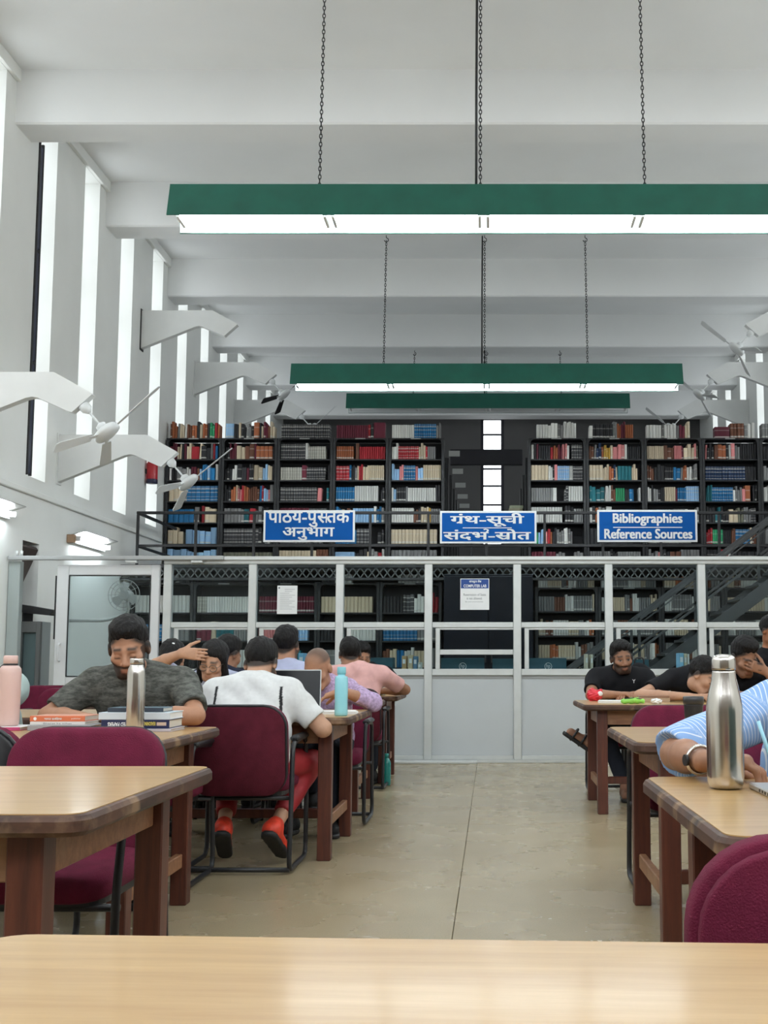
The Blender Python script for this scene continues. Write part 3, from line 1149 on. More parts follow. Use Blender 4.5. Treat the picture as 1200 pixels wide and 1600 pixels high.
# niche beside the partition: dark slot, slanting shutter, metal tray
ns = thing('slot_shutter', 'dark slanting shutter inside the wall slot beside the partition', 'shutter')
BROWN = mat('dark_brown_wood', (.05, .035, .03), .6, var=.2)
MB().box(-XW - .30, -XW - .28, 12.66, 13.12, 1.62, 2.40).build('backing', mat('slot_dark', (.02, .02, .022), .8), ns)
MB().prism([(-XW - .02, 2.36), (-XW - .27, 1.75), (-XW - .27, 1.70), (-XW - .0, 2.33)], 'y', 12.67, 13.10).build('flap', BROWN, ns)
MB().bbox(-XW - .25, -XW - .05, 12.70, 12.74, 1.63, 2.0, .004).build('stay', BROWN, ns)
tr = thing('wall_tray', 'small dark metal tray fixed to the wall left of the glass door', 'tray')
MB().prism([(-XW, 1.60), (-XW + .30, 1.57), (-XW + .34, 1.60), (-XW + .34, 1.63), (-XW, 1.69)], 'y', 12.70, 13.0).build('tray_body', IRON, tr)
MB().bbox(-XW, -XW + .02, 12.72, 12.98, 1.42, 1.60, .003).build('bracket', IRON, tr)
gc = thing('hose_cabinet', 'grey framed glass-fronted cabinet standing by the left wall', 'cabinet', (-XW, 12.62, 0))
CG = mat('cabinet_grey', (.17, .175, .175), .45, metal=.3)
for a in ((0, .05, .42, 1.50), (.20, .245, .42, 1.50)):
    MB().bbox(a[0], a[1], 0, .06, a[2], a[3], .004).build('stile', CG, gc)
for a in ((.05, .20, 1.38, 1.50), (.05, .20, .42, .52), (.05, .20, .70, .80)):
    MB().bbox(a[0], a[1], 0, .06, a[2], a[3], .004).build('cabinet_rail', CG, gc)
MB().box(.05, .20, .025, .03, .52, 1.38).build('pane', GLASS, gc)
MB().box(0, .245, .06, .30, .42, 1.50).build('carcass', mat('cabinet_inside', (.30, .33, .33), .6), gc)
MB().bbox(.02, .22, .02, .28, 0, .42, .004).build('plinth', CG, gc)

wf = thing('wall_fan', 'grey wall fan seen through the glass door', 'fan', (-4.42, 13.9, 1.86))
FG = mat('fan_grey', (.42, .43, .42), .4)
for r in (.05, .10, .15, .19):
    pts = [(r * math.cos(a), -.06 + (.19 - r) * -.25, r * math.sin(a)) for a in [2 * PI * k / 24 for k in range(24)]]
    MB().tube(pts, .004, 5, closed=True).build('guard_ring', FG, wf)
for k in range(12):
    a = 2 * PI * k / 12
    MB().cyl((.03 * math.cos(a), -.10, .03 * math.sin(a)), (.19 * math.cos(a), -.06, .19 * math.sin(a)), .0025, n=5).build('guard_wire', FG, wf)
for k in range(3):
    a = 2 * PI * k / 3 + .4
    R = Matrix.Rotation(a, 4, 'Y')
    MB().prism([(.03, -.03), (.14, -.07), (.165, 0), (.13, .06), (.03, .03)], 'y', -.03, -.025).xf(R).build('blade', FG, wf)
MB().cyl((0, -.05, 0), (0, .12, 0), .055, .07, n=18).build('motor', FG, wf)
MB().tube(rounded([(0, .08, -.05), (0, .14, -.22), (-.3, .16, -.30), (-.74, .16, -.30)], .08), .02, 8).build('wall_arm', FG, wf)

# ================================================================== book stacks
ORD = ('first second third fourth fifth sixth seventh eighth ninth tenth eleventh twelfth thirteenth fourteenth fifteenth sixteenth seventeenth eighteenth '
       'nineteenth twentieth twenty-first twenty-second twenty-third twenty-fourth twenty-fifth twenty-sixth twenty-seventh twenty-eighth twenty-ninth thirtieth').split()
BC = {
    'K': ((.022, .022, .025), 'black'), 'k': ((.05, .05, .055), 'charcoal banded'), 'R': ((.36, .018, .028), 'red'), 'M': ((.13, .018, .035), 'maroon'),
    'O': ((.36, .11, .045), 'rust orange'), 'B': ((.15, .06, .035), 'brown'), 'C': ((.60, .50, .36), 'cream'), 'W': ((.66, .66, .63), 'white'),
    'G': ((.20, .20, .20), 'grey'), 'L': ((.30, .50, .74), 'pale blue'), 'U': ((.012, .14, .32), 'blue'), 'N': ((.012, .035, .10), 'navy'),
    'T': ((.012, .14, .17), 'teal'), 'E': ((.03, .30, .13), 'green'), 'Y': ((.60, .36, .06), 'yellow'), 'P': ((.62, .22, .22), 'pink'),
    'g': ((.15, .15, .11), 'olive'), 'S': ((.42, .41, .36), 'striped cream'),
}


def book_material(name, from_object):
    m, nt, b = new_mat(name)
    N, L = nt.nodes, nt.links
    if from_object:
        src = N.new('ShaderNodeObjectInfo')
    else:
        src = N.new('ShaderNodeAttribute')
        src.attribute_name = 'Col'
    bz = N.new('ShaderNodeAttribute')
    bz.attribute_name = 'bz'
    ramp = N.new('ShaderNodeValToRGB')           # bands of a bound series
    ramp.color_ramp.interpolation = 'CONSTANT'
    els = ramp.color_ramp.elements
    els[0].position, els[0].color = 0, (0, 0, 0, 1)
    els[1].position, els[1].color = .10, (.55, .55, .55, 1)
    for p, v in ((.145, 0), (.30, .45), (.33, 0), (.56, .5), (.62, 0), (.78, .6), (.86, 0), (.92, .35), (.95, 0)):
        e = els.new(p)
        e.color = (v, v, v, 1)
    L.new(bz.outputs['Fac'], ramp.inputs['Fac'])
    ramp2 = N.new('ShaderNodeValToRGB')          # one paper sticker near the foot
    ramp2.color_ramp.interpolation = 'CONSTANT'
    els = ramp2.color_ramp.elements
    els[0].position, els[0].color = 0, (0, 0, 0, 1)
    els[1].position, els[1].color = .07, (.8, .8, .8, 1)
    els.new(.17).color = (0, 0, 0, 1)
    els.new(.66).color = (.25, .25, .25, 1)
    els.new(.73).color = (0, 0, 0, 1)
    L.new(bz.outputs['Fac'], ramp2.inputs['Fac'])
    gt = N.new('ShaderNodeMath')
    gt.operation = 'GREATER_THAN'
    gt.inputs[1].default_value = .75
    L.new(src.outputs['Alpha'], gt.inputs[0])
    mid = N.new('ShaderNodeMath')
    mid.operation = 'COMPARE'
    mid.inputs[1].default_value = .5
    mid.inputs[2].default_value = .2
    L.new(src.outputs['Alpha'], mid.inputs[0])
    m1 = N.new('ShaderNodeMath')
    m1.operation = 'MULTIPLY'
    L.new(gt.outputs[0], m1.inputs[0])
    L.new(ramp.outputs['Color'], m1.inputs[1])
    m2 = N.new('ShaderNodeMath')
    m2.operation = 'MULTIPLY'
    L.new(mid.outputs[0], m2.inputs[0])
    L.new(ramp2.outputs['Color'], m2.inputs[1])
    ad = N.new('ShaderNodeMath')
    ad.operation = 'ADD'
    L.new(m1.outputs[0], ad.inputs[0])
    L.new(m2.outputs[0], ad.inputs[1])
    mx = N.new('ShaderNodeMix')
    mx.data_type = 'RGBA'
    L.new(ad.outputs[0], mx.inputs[0])
    L.new(src.outputs['Color'], mx.inputs[6])
    mx.inputs[7].default_value = (.60, .59, .55, 1)
    L.new(mx.outputs[2], b.inputs['Base Color'])
    b.inputs['Roughness'].default_value = .55
    b.inputs['Specular IOR Level'].default_value = .3
    return m


BOOKM = book_material('book_cloth', True)
BOOKS_STUFF = book_material('book_cloth_row', False)
# unit book: x thickness, y depth (spine at 0), z height; cover stands proud of the page block on top
BV, BF, BZ = [], [], []
sec = [(0, .05), (.22, 0), (.78, 0), (1, .05), (1, 1), (0, 1)]
for z in (0, 1):
    for p in sec:
        BV.append((p[0], p[1], z))
        BZ.append(z)
ins = [(.12, .1), (.3, .08), (.7, .08), (.88, .1), (.88, .97), (.12, .97)]
for z in (1, .965):
    for p in ins:
        BV.append((p[0], p[1], z))
        BZ.append(z)
BF = [tuple(range(6))[::-1], tuple(range(18, 24))]
for i in range(6):
    j = (i + 1) % 6
    BF += [(i, j, j + 6, i + 6), (i + 6, j + 6, j + 12, i + 12), (i + 12, j + 12, j + 18, i + 18)]
me = bpy.data.meshes.new('book')
me.from_pydata(BV, [], BF)
me.materials.append(BOOKM)
at_ = me.attributes.new('bz', 'FLOAT', 'POINT')
at_.data.foreach_set('value', BZ)
BOOK_MESH = me
ALLBOOKS = []        # (size, x, y, z, w, d, h, lean, colour, alpha, words)


def parse(row):
    out = []
    for tok in row.split():
        c = tok[0]
        rest = tok[1:]
        w = 1.0
        if 'w' in rest:
            rest, ww = rest.split('w')
            w = 1.0 + (int(ww) - 1) * .75
        n = int(rest) if rest else 1
        out.append((c, n, w))
    return out


def shelve(row, x0, x1, y, z, hmax, where, fill=1.0, tall=1.0):
    """stand a row of books between x0 and x1"""
    toks = parse(row)
    tot = sum(n * w for c, n, w in toks)
    unit = min((x1 - x0) * fill / tot, .075)
    x = x0
    i = 0
    for c, n, w in toks:
        if c == '_':
            x += n * w * unit
            continue
        series = n >= 4
        hs = random.uniform(.70, .86) * hmax * tall
        col0 = BC[c][0]
        alpha = 1.0 if c in 'kS' or (series and c in 'NURL' and random.random() < .7) else (.5 if random.random() < .35 else 0)
        jit = random.uniform(.85, 1.15)
        for q in range(n):
            bw = unit * w * (1 if series else random.uniform(.8, 1.2))
            h = hs if series else random.uniform(.62, .92) * hmax * tall
            f = jit * (random.uniform(.92, 1.08) if series else random.uniform(.75, 1.25))
            col = tuple(min(.9, v * f) for v in col0)
            a = alpha if series else (.5 if random.random() < .4 else 0)
            if c in 'kS':
                a = 1.0
            lean = 0 if series else random.choice((0, 0, 0, random.uniform(-.05, .07)))
            bw = min(bw, x1 - x - .001)
            if bw < .006:
                break
            ALLBOOKS.append((bw * h / (y * y), x, y + random.uniform(0, .018), z, bw * .94, random.uniform(.15, .2), min(h, hmax * .96), lean, col, a,
                             (BC[c][1], i, where)))
            x += bw
            i += 1


def bookcase(label, x0, x1, y, boards, z0, z1, group, top=True, depth=.30):
    t = thing('steel_bookcase', label, 'bookcase', (0, 0, 0), 0, group)
    for x in (x0 + .022, x1 - .022):
        MB().bbox(x - .02, x + .02, y, y + depth, z0, z1, .003).build('upright', STEEL, t)
    for z in boards:
        MB().bbox(x0 + .043, x1 - .043, y, y + depth, z - .022, z, .003).build('shelf', STEEL, t)
        # rounded gusset plates under the board, as pressed steel stacks have
    zt = boards[0]
    MB().box(x0 + .043, x1 - .043, y + depth - .008, y + depth, z0 + .02, zt - .03).build('dark_back_sheet', mat('stack_back_dark', (.012, .012, .014), .8), t)  # dark sheet standing in for the darkness behind open-backed shelves
    for s, xa in ((1, x0 + .043), (-1, x1 - .043)):
        q = [(xa, zt - .022), (xa + s * .045, zt - .022), (xa + s * .015, zt - .04), (xa, zt - .075)]
        MB().prism(q, 'y', y + .002, y + .010).build('gusset', STEEL, t)
    MB().bbox((x0 + x1) / 2 - .09, (x0 + x1) / 2 + .07, y - .008, y, zt - .020, zt - .002, .002).build('label_holder', mat('label_grey', (.33, .34, .33), .6), t)
    return t


UB = [4.60 - .337 * i for i in range(7)]
LEFT = [
    ["B O2 G C2 W B2 O2 K C O2 K E2 R O", "M3 C2 K M C2 Rw4 C K2w2 G R U", "W K2 G2w2 W2 M2 B L U2 L U2 W", "C3w2 G U7w2", "U5w2 Gw2 _ R Cw2 Cw3", "C3w2 _ L2w3 L3w3", "L2w2 L3w2 L3w2"],
    ["Lw4 K2 C K2 G2 K Ow3 K C M2 B C2", "K2 M3 C2w2 B2w2 M O4w2 K", "K3 W2 K2w2 M K2 C2w2 L2 C2 K2", "K3 O2 C P2 R O2 B3 B2 U R L2 P Gw2", "G4 G2 Tw2 Rw2 G2 K2 C", "k12 K2 G2 _", "g14"],
    ["k22", "k11 W S8 _2", "S9 Mw2 k8 _ K", "k14 Pw2 _2 T", "M10 k6 _", "k12 _2", "C12 B4"],
    ["M14 R K Mw7", "O8 _ Bw2 R12", "R4w2 U K2 G C R2 C3 C8 _", "U8 W10 _ K2", "U2 C B3 L8 W U2 G2", "U6 k4 _2 K2", "Lw6 K3 C G2 R W2"],
    ["W10 U10 G2", "W3 R10 C3 R G4 _3", "L3 P2 U5 P L2 C8", "W L K4 G W12 K2", "W9 B2 K C3 Y G4", "C13 _", "G12 _"],
]
RIGHT = [
    ["_2 W4 W3 G2 W3 W2 _2", "W K M K5 R O2 M2 P2 W _ k5", "C5w2 W2 K Pw2 L6 Ww2 k5", "G9 Ww2 _3 k2 W6", "W12 _ K3 G4", "E3 L3 P R O K2 G3 W2 G2 _4", "M8 G3 _3 G3"],
    ["Ww2 K6w2 G2 O2 M2 O4 _4", "B2 G N2 O Y3 C P3w2 W K6", "C4w2 C3 O2 N C T4w2 C3 _2", "T T3w2 W3 B2 E4 K2 U2 _2 W", "W K O G2 Ww3 L5 U4 _", "K10 _2", "G8 K3 G9"],
    ["W5 G W4 G M2 C2 _2", "C9 B3w2 P4 M C3w2 P g2", "B2 Bw2 K3w2 K4 U2w2 G O2 W2 G3", "W2 K G2 K3 C5 M U4 L6", "L9 G4 W _2 G2", "K10 _2", "G3 P K3 B2w2 G6"],
    ["_3 Mw6 B4 G W2", "P K3 Bw2 O2w2 K W Pw2 G2 K7", "N14 K4", "T3 U10 W G3 Pw2 Ow3 _ K2", "K3 T2 K3 C2w2 g2 G3 k2", "R3 E5 K4 B2 U4w2 C B3", "K4 R2 W K8"],
    ["G4 W3 B2 K4 _3", "K6 G4 B3 W2", "G3 W2 K6 M3", "W3 G6 K4", "K5 B4 G3", "G4 K6", "K9 G3"],
]
SHELFNAME = ['top of the case'] + [ORD[i] + ' shelf down' for i in range(6)]
UY = 18.0
for side, rows, xs, word in (('left', LEFT, [-5.155 + .881 * i for i in range(6)], 'upper left stack'), ('right', RIGHT, [.578, 1.497, 2.416, 3.334, 4.252, 5.15], 'upper right stack')):
    for b in range(5):
        x0, x1 = xs[b], xs[b + 1]
        bookcase('black steel bookcase full of books, %s bay of the %s' % (ORD[b], word), x0, x1, UY, UB, MZ, 4.60, 'bays of the upper book stacks')
        for r, row in enumerate(rows[b]):
            hm = .315 if r else .30
            shelve(row, x0 + .05, x1 - .05, UY + .03, UB[r] + .001, hm, '%s, %s bay, %s' % (SHELFNAME[r], ORD[b], word), 1.0 if r else .99, .92 if r else 1.0)

LB = [2.185, 1.765, 1.365, .985, .60, .20]
LLEFT = [["_8 K3", "W14", "U6 G6", "G8 _2", "K9", "G9"], ["_9", "S4 W18", "M3w2 Cw2 T4w2 G8", "_3 L5 W5", "K9", "G9"], ["_4 K4 _4", "M20", "P8 L9 _2", "G8 T2 _3", "G7", "K9"],
         ["K3 W4 _6", "C14 _", "K8 W9", "G4 C3", "K9", "G9"], ["_4 G8 _3", "K6 k3 W3 _ R2w2", "U10 G6", "B2 C2 U2 W3 C4 G3", "G9", "K9"]]
xs = [-.711 - .885 * (5 - i) for i in range(6)]
for b in range(5):
    bookcase('dark lower bookcase behind the glass, %s bay left of the aisle' % ORD[b], xs[b], xs[b + 1], 16.4, LB, 0.0, 2.2, 'bays of the lower book stacks')
    for r, row in enumerate(LLEFT[b]):
        if r < 4:
            shelve(row, xs[b] + .05, xs[b + 1] - .05, 16.42, LB[r] + .001, .33 if r else .17, '%s, %s bay, lower left stack' % (SHELFNAME[r + 1 if r else 1], ORD[b]), 1.0, .95)
RB = [2.12, 1.785, 1.44, 1.10, .76, .42, .08]
xs = [.62, 1.52, 2.42, 3.32, 4.22, 5.12]
pool = ["W4 C6 G2 B1 W3 G5 C3", "C3 B3 W6 C4 G2 W2 O2", "W3 G8 W5 C2 G4", "G6 B4 W3 G7 C1", "C4 O3 C6 W2 B2 G3"]
for b in range(5):
    bookcase('grey lower bookcase behind the glass, %s bay right of the aisle' % ORD[b], xs[b], xs[b + 1], 16.4, RB, 0.0, 2.13, 'bays of the lower book stacks')
    for r in range(5):
        shelve(pool[(b * 2 + r * 3) % 5], xs[b] + .05, xs[b + 1] - .05, 16.42, RB[r] + .001, .20 if r == 0 else .29, '%s, %s bay, lower right stack' % (SHELFNAME[r + 1 if r else 1], ORD[b]), 1.0, .95)

# ends of the ranges standing farther back on the upper level
for i, yy in enumerate((19.75, 21.6, 23.3, 24.9, 26.4)):
    lab = 'end bay of the %s book range behind the upper left stack' % ORD[i]
    bc = bookcase(lab, -1.63, -.76, yy, UB, MZ, 4.60, 'ranges behind the front stacks')
    MB().bbox(-.757, -.745, yy, yy + .30, MZ, 4.60, .003).build('end_panel', STEEL, bc)
    MB().bbox(-.742, -.55 + .01 * i, yy - .01, yy + .0, 4.62, 4.72, .002).build('range_card', mat('card_grey', (.42, .43, .42), .6), bc)
    for r in (1, 2, 3):
        shelve("K5 G3 B2 W1 K4", -1.58, -.82, yy + .03, UB[r] + .001, .30, '%s, end bay, %s range behind' % (SHELFNAME[r], ORD[i]), 1.0, .9)
for i, yy in enumerate((19.75, 21.6, 23.3)):
    bc = bookcase('end bay of the %s book range behind the upper right stack' % ORD[i], .60, 1.5, yy, UB, MZ, 4.60, 'ranges behind the front stacks')
    MB().bbox(.585, .60, yy, yy + .30, MZ, 4.60, .003).build('end_panel', STEEL, bc)

# dark tie beam between the ranges and an added dark cupboard blacking out the aisle
tag(MB().bbox(-.80, .60, 22.0, 22.12, 4.87, 5.17, .006).build('tie_beam', mat('tie_dark', (.008, .008, .014), .6)), 'black tie beam crossing in front of the far window', 'beam')
cb = thing('dark_aisle_cupboard', 'dark navy cupboard added to black out the aisle behind the computer lab notice', 'cupboard', (0, 0, 0))
NV = mat('cupboard_navy', (.005, .006, .011), .5, var=.2, spec=.15)
MB().bbox(-.63, .55, 15.2, 15.62, .02, 2.22, .008).build('carcass', NV, cb)
for a, b in ((-.625, -.045), (-.035, .545)):
    MB().bbox(a, b, 15.18, 15.2, .06, 2.19, .006).build('cupboard_door', NV, cb)
for x in (-.08, 0.0):
    MB().bbox(x - .01, x + .01, 15.15, 15.18, 1.05, 1.2, .004).build('handle', IRON, cb)

# a few volumes lying flat by the aisle end
for i in range(4):
    o = link('book', BOOK_MESH)
    o.scale = (.22, .30, .045)
    o.location = (.26 + .012 * i, 18.6, 3.42 + i * .047)
    o.color = (.42 - .04 * i, .32, .22, .0)
    tag(o, 'tan book lying flat, %s from the bottom of the pile below the far window' % ORD[i], 'book', 'books piled flat by the aisle')
pl = thing('book_trolley', 'dark steel trolley top under the pile of flat books', 'trolley', (0, 0, 0))
MB().bbox(-.35, .58, 18.5, 19.0, 3.385, 3.418, .004).build('tray', STEEL, pl)
for x in (-.32, .55):
    for y in (18.53, 18.97):
        MB().bbox(x - .015, x + .015, y - .015, y + .015, MZ, 3.385, .003).build('leg', STEEL, pl)

# ---- realise the books: the largest as objects of their own, the rest as one row object
ALLBOOKS.sort(key=lambda q: -q[0])
NIND = 300
SV, SF, SC_, SZ = [], [], [], []
for n, (size, x, y, z, w, d, h, lean, col, a, (cn, i, where)) in enumerate(ALLBOOKS):
    if n < NIND - 6:
        o = link('book', BOOK_MESH)
        o.location = (x, y, z)
        o.scale = (w, d, h)
        o.rotation_euler = (0, lean, 0)
        o.color = (*col, a)
        nm = '%s book %s from left, %s' % (cn, ORD[min(i, 29)], where)
        tag(o, nm, 'book', 'books on the steel stacks')
    else:
        M = Matrix.Translation((x, y, z)) @ Matrix.Rotation(lean, 4, 'Y') @ Matrix.Diagonal((w, d, h, 1))
        o0 = len(SV)
        SV += [tuple(M @ Vector(p)) for p in BV]
        SF += [tuple(q + o0 for q in f) for f in BF]
        SC_ += [(*col, a)] * len(BV)
        SZ += BZ
me = bpy.data.meshes.new('shelved_books')
me.from_pydata(SV, [], SF)
ca = me.color_attributes.new('Col', 'FLOAT_COLOR', 'POINT')
ca.data.foreach_set('color', np.array(SC_, np.float32).ravel())
za = me.attributes.new('bz', 'FLOAT', 'POINT')
za.data.foreach_set('value', SZ)
me.materials.append(BOOKS_STUFF)
tag(link('shelved_books', me), 'remaining rows of small mixed books filling the steel stacks', 'books', kind='stuff')

# ================================================================== tables
TZ = .756


def reading_table(label, x0, x1, y0, y1, rz=0.0, fl=True):
    """library table: laminate top with worn dark edge, square legs, apron and end stretchers"""
    cx, cy = (x0 + x1) / 2, (y0 + y1) / 2
    t = thing('reading_table', label, 'table', (cx, cy, 0), rz, 'reading tables')
    a, b = (x1 - x0) / 2, (y1 - y0) / 2
    th = .042
    poly = rrect(-a, a, -b, b, .055, 5)
    n = len(poly)
    # edge band: rounded profile, then the top sheet set inside it
    V, F, prof = [], [], [(-.012, TZ - th), (0, TZ - th + .010), (.0, TZ - .012), (-.006, TZ - .003), (-.016, TZ)]
    P2 = [Vector(p) for p in poly]
    cen = Vector((0, 0))
    nor = []
    for i in range(n):
        d = (P2[(i + 1) % n] - P2[i - 1])
        nor.append(Vector((d.y, -d.x)).normalized())
    for off, z in prof:
        for i in range(n):
            p = P2[i] + nor[i] * off
            V.append((p.x, p.y, z))
    m = len(prof)
    for k in range(m - 1):
        for i in range(n):
            j = (i + 1) % n
            F.append((k * n + i, k * n + j, (k + 1) * n + j, (k + 1) * n + i))
    F.append(tuple(range(n))[::-1])
    F.append(tuple(range((m - 1) * n, m * n)))
    MB().add(V, F).build('top_edge', EDGEM, t)
    inner = [tuple(P2[i] + nor[i] * -.014) for i in range(n)]
    MB().prism(inner, 'z', TZ - .004, TZ + .0015).build('top_sheet', TOPM, t)
    lx, ly, w = a - .14, b - .115, .036
    for sx in (-1, 1):
        for sy in (-1, 1):
            MB().bbox(sx * lx - w, sx * lx + w, sy * ly - w, sy * ly + w, 0, TZ - th, .004).build('leg', LEGM, t)
    ah = .10
    for sy in (-1, 1):
        MB().bbox(-lx + w, lx - w, sy * ly - .012, sy * ly + .012, TZ - th - ah, TZ - th, .003).build('apron', APRONM, t)
        if fl:
            pass
    for sx in (-1, 1):
        MB().bbox(sx * lx - .012, sx * lx + .012, -ly + w, ly - w, TZ - th - ah, TZ - th, .003).build('apron', APRONM, t)
        MB().bbox(sx * lx - .016, sx * lx + .016, -ly + w, ly - w, .16, .22, .004).build('end_stretcher', APRONM, t)
    MB().bbox(-lx + .017, lx - .017, -.03, .03, .165, .215, .004).build('long_stretcher', LEGM, t)
    return t


reading_table('pale wood table top filling the bottom edge, nearest the camera', -.56, 1.75, .12, 1.20, math.radians(-3.0))
reading_table('empty reading table on the left in front of the maroon chair', -3.0, -.765, 2.20, 3.25)
reading_table('reading table where the man in grey sits with books and bottles', -3.5, -1.215, 4.18, 5.25)
reading_table('reading table holding the open laptop and pale blue bottle', -3.1, -.75, 6.15, 7.25)
reading_table('reading table behind the shaven man, papers near its end', -3.1, -.835, 8.12, 9.20)
reading_table('farthest reading table on the left, nearest the partition', -3.1, -.815, 10.10, 11.15)
reading_table('reading table on the right under the tall steel bottle', .375, 2.6, 1.92, 2.95)
reading_table('reading table on the right carrying only the black tumbler', .515, 2.8, 4.20, 5.25)
reading_table('reading table on the right where the man in black polo sits', .635, 3.0, 8.05, 9.10)


# ================================================================== chairs
def cushion_mesh(w, z0, z1, th, bow, tilt, r=.10, n=7):
    """upholstered panel: rounded outline, pillowed front, standing in xz"""
    out = rrect(-w, w, z0, z1, r, n)
    m = len(out)
    cx, cz = 0, (z0 + z1) / 2
    V, F = [], []
    rings = [(-.5, .985), (-.38, 1.0), (.25, 1.0), (.42, .975), (.5, .90), (.52, .6)]
    for f, s in rings:
        for x, z in out:
            xx, zz = cx + (x - cx) * s, cz + (z - cz) * s
            y = f * th + bow * (1 - (xx / w) ** 2) * -1 + (zz - z0) * -tilt
            V.append((xx, y, zz))
    k = len(rings)
    for i in range(k - 1):
        for j in range(m):
            l = (j + 1) % m
            F.append((i * m + j, i * m + l, (i + 1) * m + l, (i + 1) * m + j))
    F.append(tuple(range(m))[::-1])
    F.append(tuple(range((k - 1) * m, k * m)))
    return V, F


def make_chair(label, loc, rz, rear=None, arms=True):
    """visitor chair: maroon pads on a black bent tube frame; faces local +y"""
    t = thing('visitor_chair', label, 'chair', loc, rz, 'maroon visitor chairs')
    V, F = cushion_mesh(.246, .395, .836, .055, .015, .16, r=.11)
    MB().add([(x, y - .20, z) for x, y, z in V], F, 0, True).build('backrest', MAROON, t)
    V, F = cushion_mesh(.238, .385, .825, .03, .015, .16)
    MB().add([(x, y - .243, z) for x, y, z in V], F, 0, True).build('back_shell', rear or SHADEDMAROON, t)
    # black rim between pad and shell
    o = rrect(-.242, .242, .389, .831, .11, 6)
    pts = [(x, -.236 - .015 * (1 - (x / .24) ** 2) - (z - .40) * .16, z) for x, z in o]
    if rear is not MAROON:
        MB().tube(pts, .008, 6, closed=True).build('rim', BLACKPL, t)
    # seat pad
    o = rrect(-.24, .24, -.22, .25, .09, 6)
    V, F = [], []
    m = len(o)
    rings = [(.40, .93), (.41, .99), (.445, 1.0), (.465, .97), (.475, .88), (.478, .5)]
    for z, s in rings:
        for x, y in o:
            yy = .015 + (y - .015) * s
            V.append((x * s, yy, z - max(0, yy - .15) * .18))
    for i in range(len(rings) - 1):
        for j in range(m):
            l = (j + 1) % m
            F.append((i * m + j, i * m + l, (i + 1) * m + l, (i + 1) * m + j))
    F += [tuple(range(m))[::-1], tuple(range((len(rings) - 1) * m, len(rings) * m))]
    MB().add(V, F, 0, True).build('seat', MAROON, t)
    o2 = rrect(-.22, .22, -.20, .23, .08, 5)
    MB().prism(o2, 'z', .378, .402).build('seat_pan', BLACKPL, t)
    for s in (-1, 1):
        fr = [(s * .265, .24, .022), (s * .265, -.27, .022), (s * .265, -.23, .36), (s * .265, -.21, .64), (s * .265, .18, .66), (s * .265, .24, .40)]
        if not arms:
            fr = [(s * .20, .22, .022), (s * .20, -.25, .022), (s * .20, -.21, .36), (s * .20, .20, .37)]
        loop = rounded(fr, .07, 6, closed=True)
        MB().tube(loop, .0125, 8, closed=True).build('side_frame', BLACKPL, t)
        if not arms:
            continue
        MB().bbox(s * .265 - .024, s * .265 + .024, -.16, .16, .645, .678, .012).build('armrest', BLACKPL, t)
    k = .265 if arms else .20
    MB().tube([(-k, -.25, .024), (k, -.25, .024)], .0125, 8).build('floor_bar', BLACKPL, t)
    MB().tube([(-k, .20, .37), (k, .20, .37)], .011, 8).build('front_bar', BLACKPL, t)
    MB().tube([(-k, -.215, .37), (k, -.215, .37)], .011, 8).build('rear_bar', BLACKPL, t)
    return t


make_chair('maroon chair facing the camera behind the empty table on the left', (-1.29, 3.46, 0), PI)
make_chair('chair with a black back at the left edge, top of it maroon', (-1.80, 4.14, 0), 0, rear=BLACKPL)
make_chair('chair under the man in the white shirt, seen from behind', (-1.265, 6.08, 0), 0)
make_chair('maroon chair in the bottom corner, its back close to the camera', (.482, 1.69, 0), 0, rear=MAROON, arms=False)
make_chair('empty maroon chair facing the camera behind the black tumbler', (.93, 5.42, 0), PI)
make_chair('chair under the man in grey, behind his table', (-1.66, 5.62, 0), PI)
make_chair('maroon chair far left behind the grey shirt sleeve', (-3.50, 9.35, 0), PI)
make_chair('second maroon chair far left, farther back beside the wall', (-4.15, 10.6, 0), PI)
make_chair('chair under the man in black polo', (1.06, 9.50, 0), PI)
make_chair('chair under the man in pink, far left table', (-1.16, 9.88, 0), 0)
make_chair('chair under the shaven man behind the laptop', (-1.08, 7.72, 0), PI)
make_chair('chair under the woman with glasses', (-1.80, 7.75, 0), PI)
make_chair('chair under the man in the striped shirt', (.98, 3.40, 0), PI)

# ================================================================== people: smooth implicit figures
def smin(a, b, k):
    h = np.maximum(k - np.abs(a - b), 0) / k
    return np.minimum(a, b) - h * h * k * .25


def sd_caps(P, a, b, ra, rb):
    a = np.asarray(a, np.float32)
    ab = np.asarray(b, np.float32) - a
    q = P - a
    t = np.clip((q @ ab) * np.float32(1 / max(float(ab @ ab), 1e-9)), 0, 1)
    q -= t[:, None] * ab
    return np.sqrt(np.einsum('ij,ij->i', q, q)) - (np.float32(ra) + np.float32(rb - ra) * t)


def sd_ell(P, c, r, R=None):
    q = P - np.asarray(c, np.float32)
    if R is not None:
        q = q @ R
    r = np.asarray(r, np.float32)
    q = q / r
    k0 = np.sqrt(np.einsum('ij,ij->i', q, q))
    q = q / r
    k1 = np.sqrt(np.einsum('ij,ij->i', q, q))
    return k0 * (k0 - 1) / np.maximum(k1, 1e-6)


def prim_dist(P, p):
    if p[2] == 'c':
        return sd_caps(P, *p[3:])
    if p[2] == 'e':
        return sd_ell(P, *p[3:])
    return p[3](P)


def combine(d, e, p):
    op, k = p[0], p[1]
    if op == '+':
        return smin(d, e, k)
    if op == '-':
        return -smin(-d, e, k)
    if op == '&':
        return -smin(-d, -e, k)
    return d + e


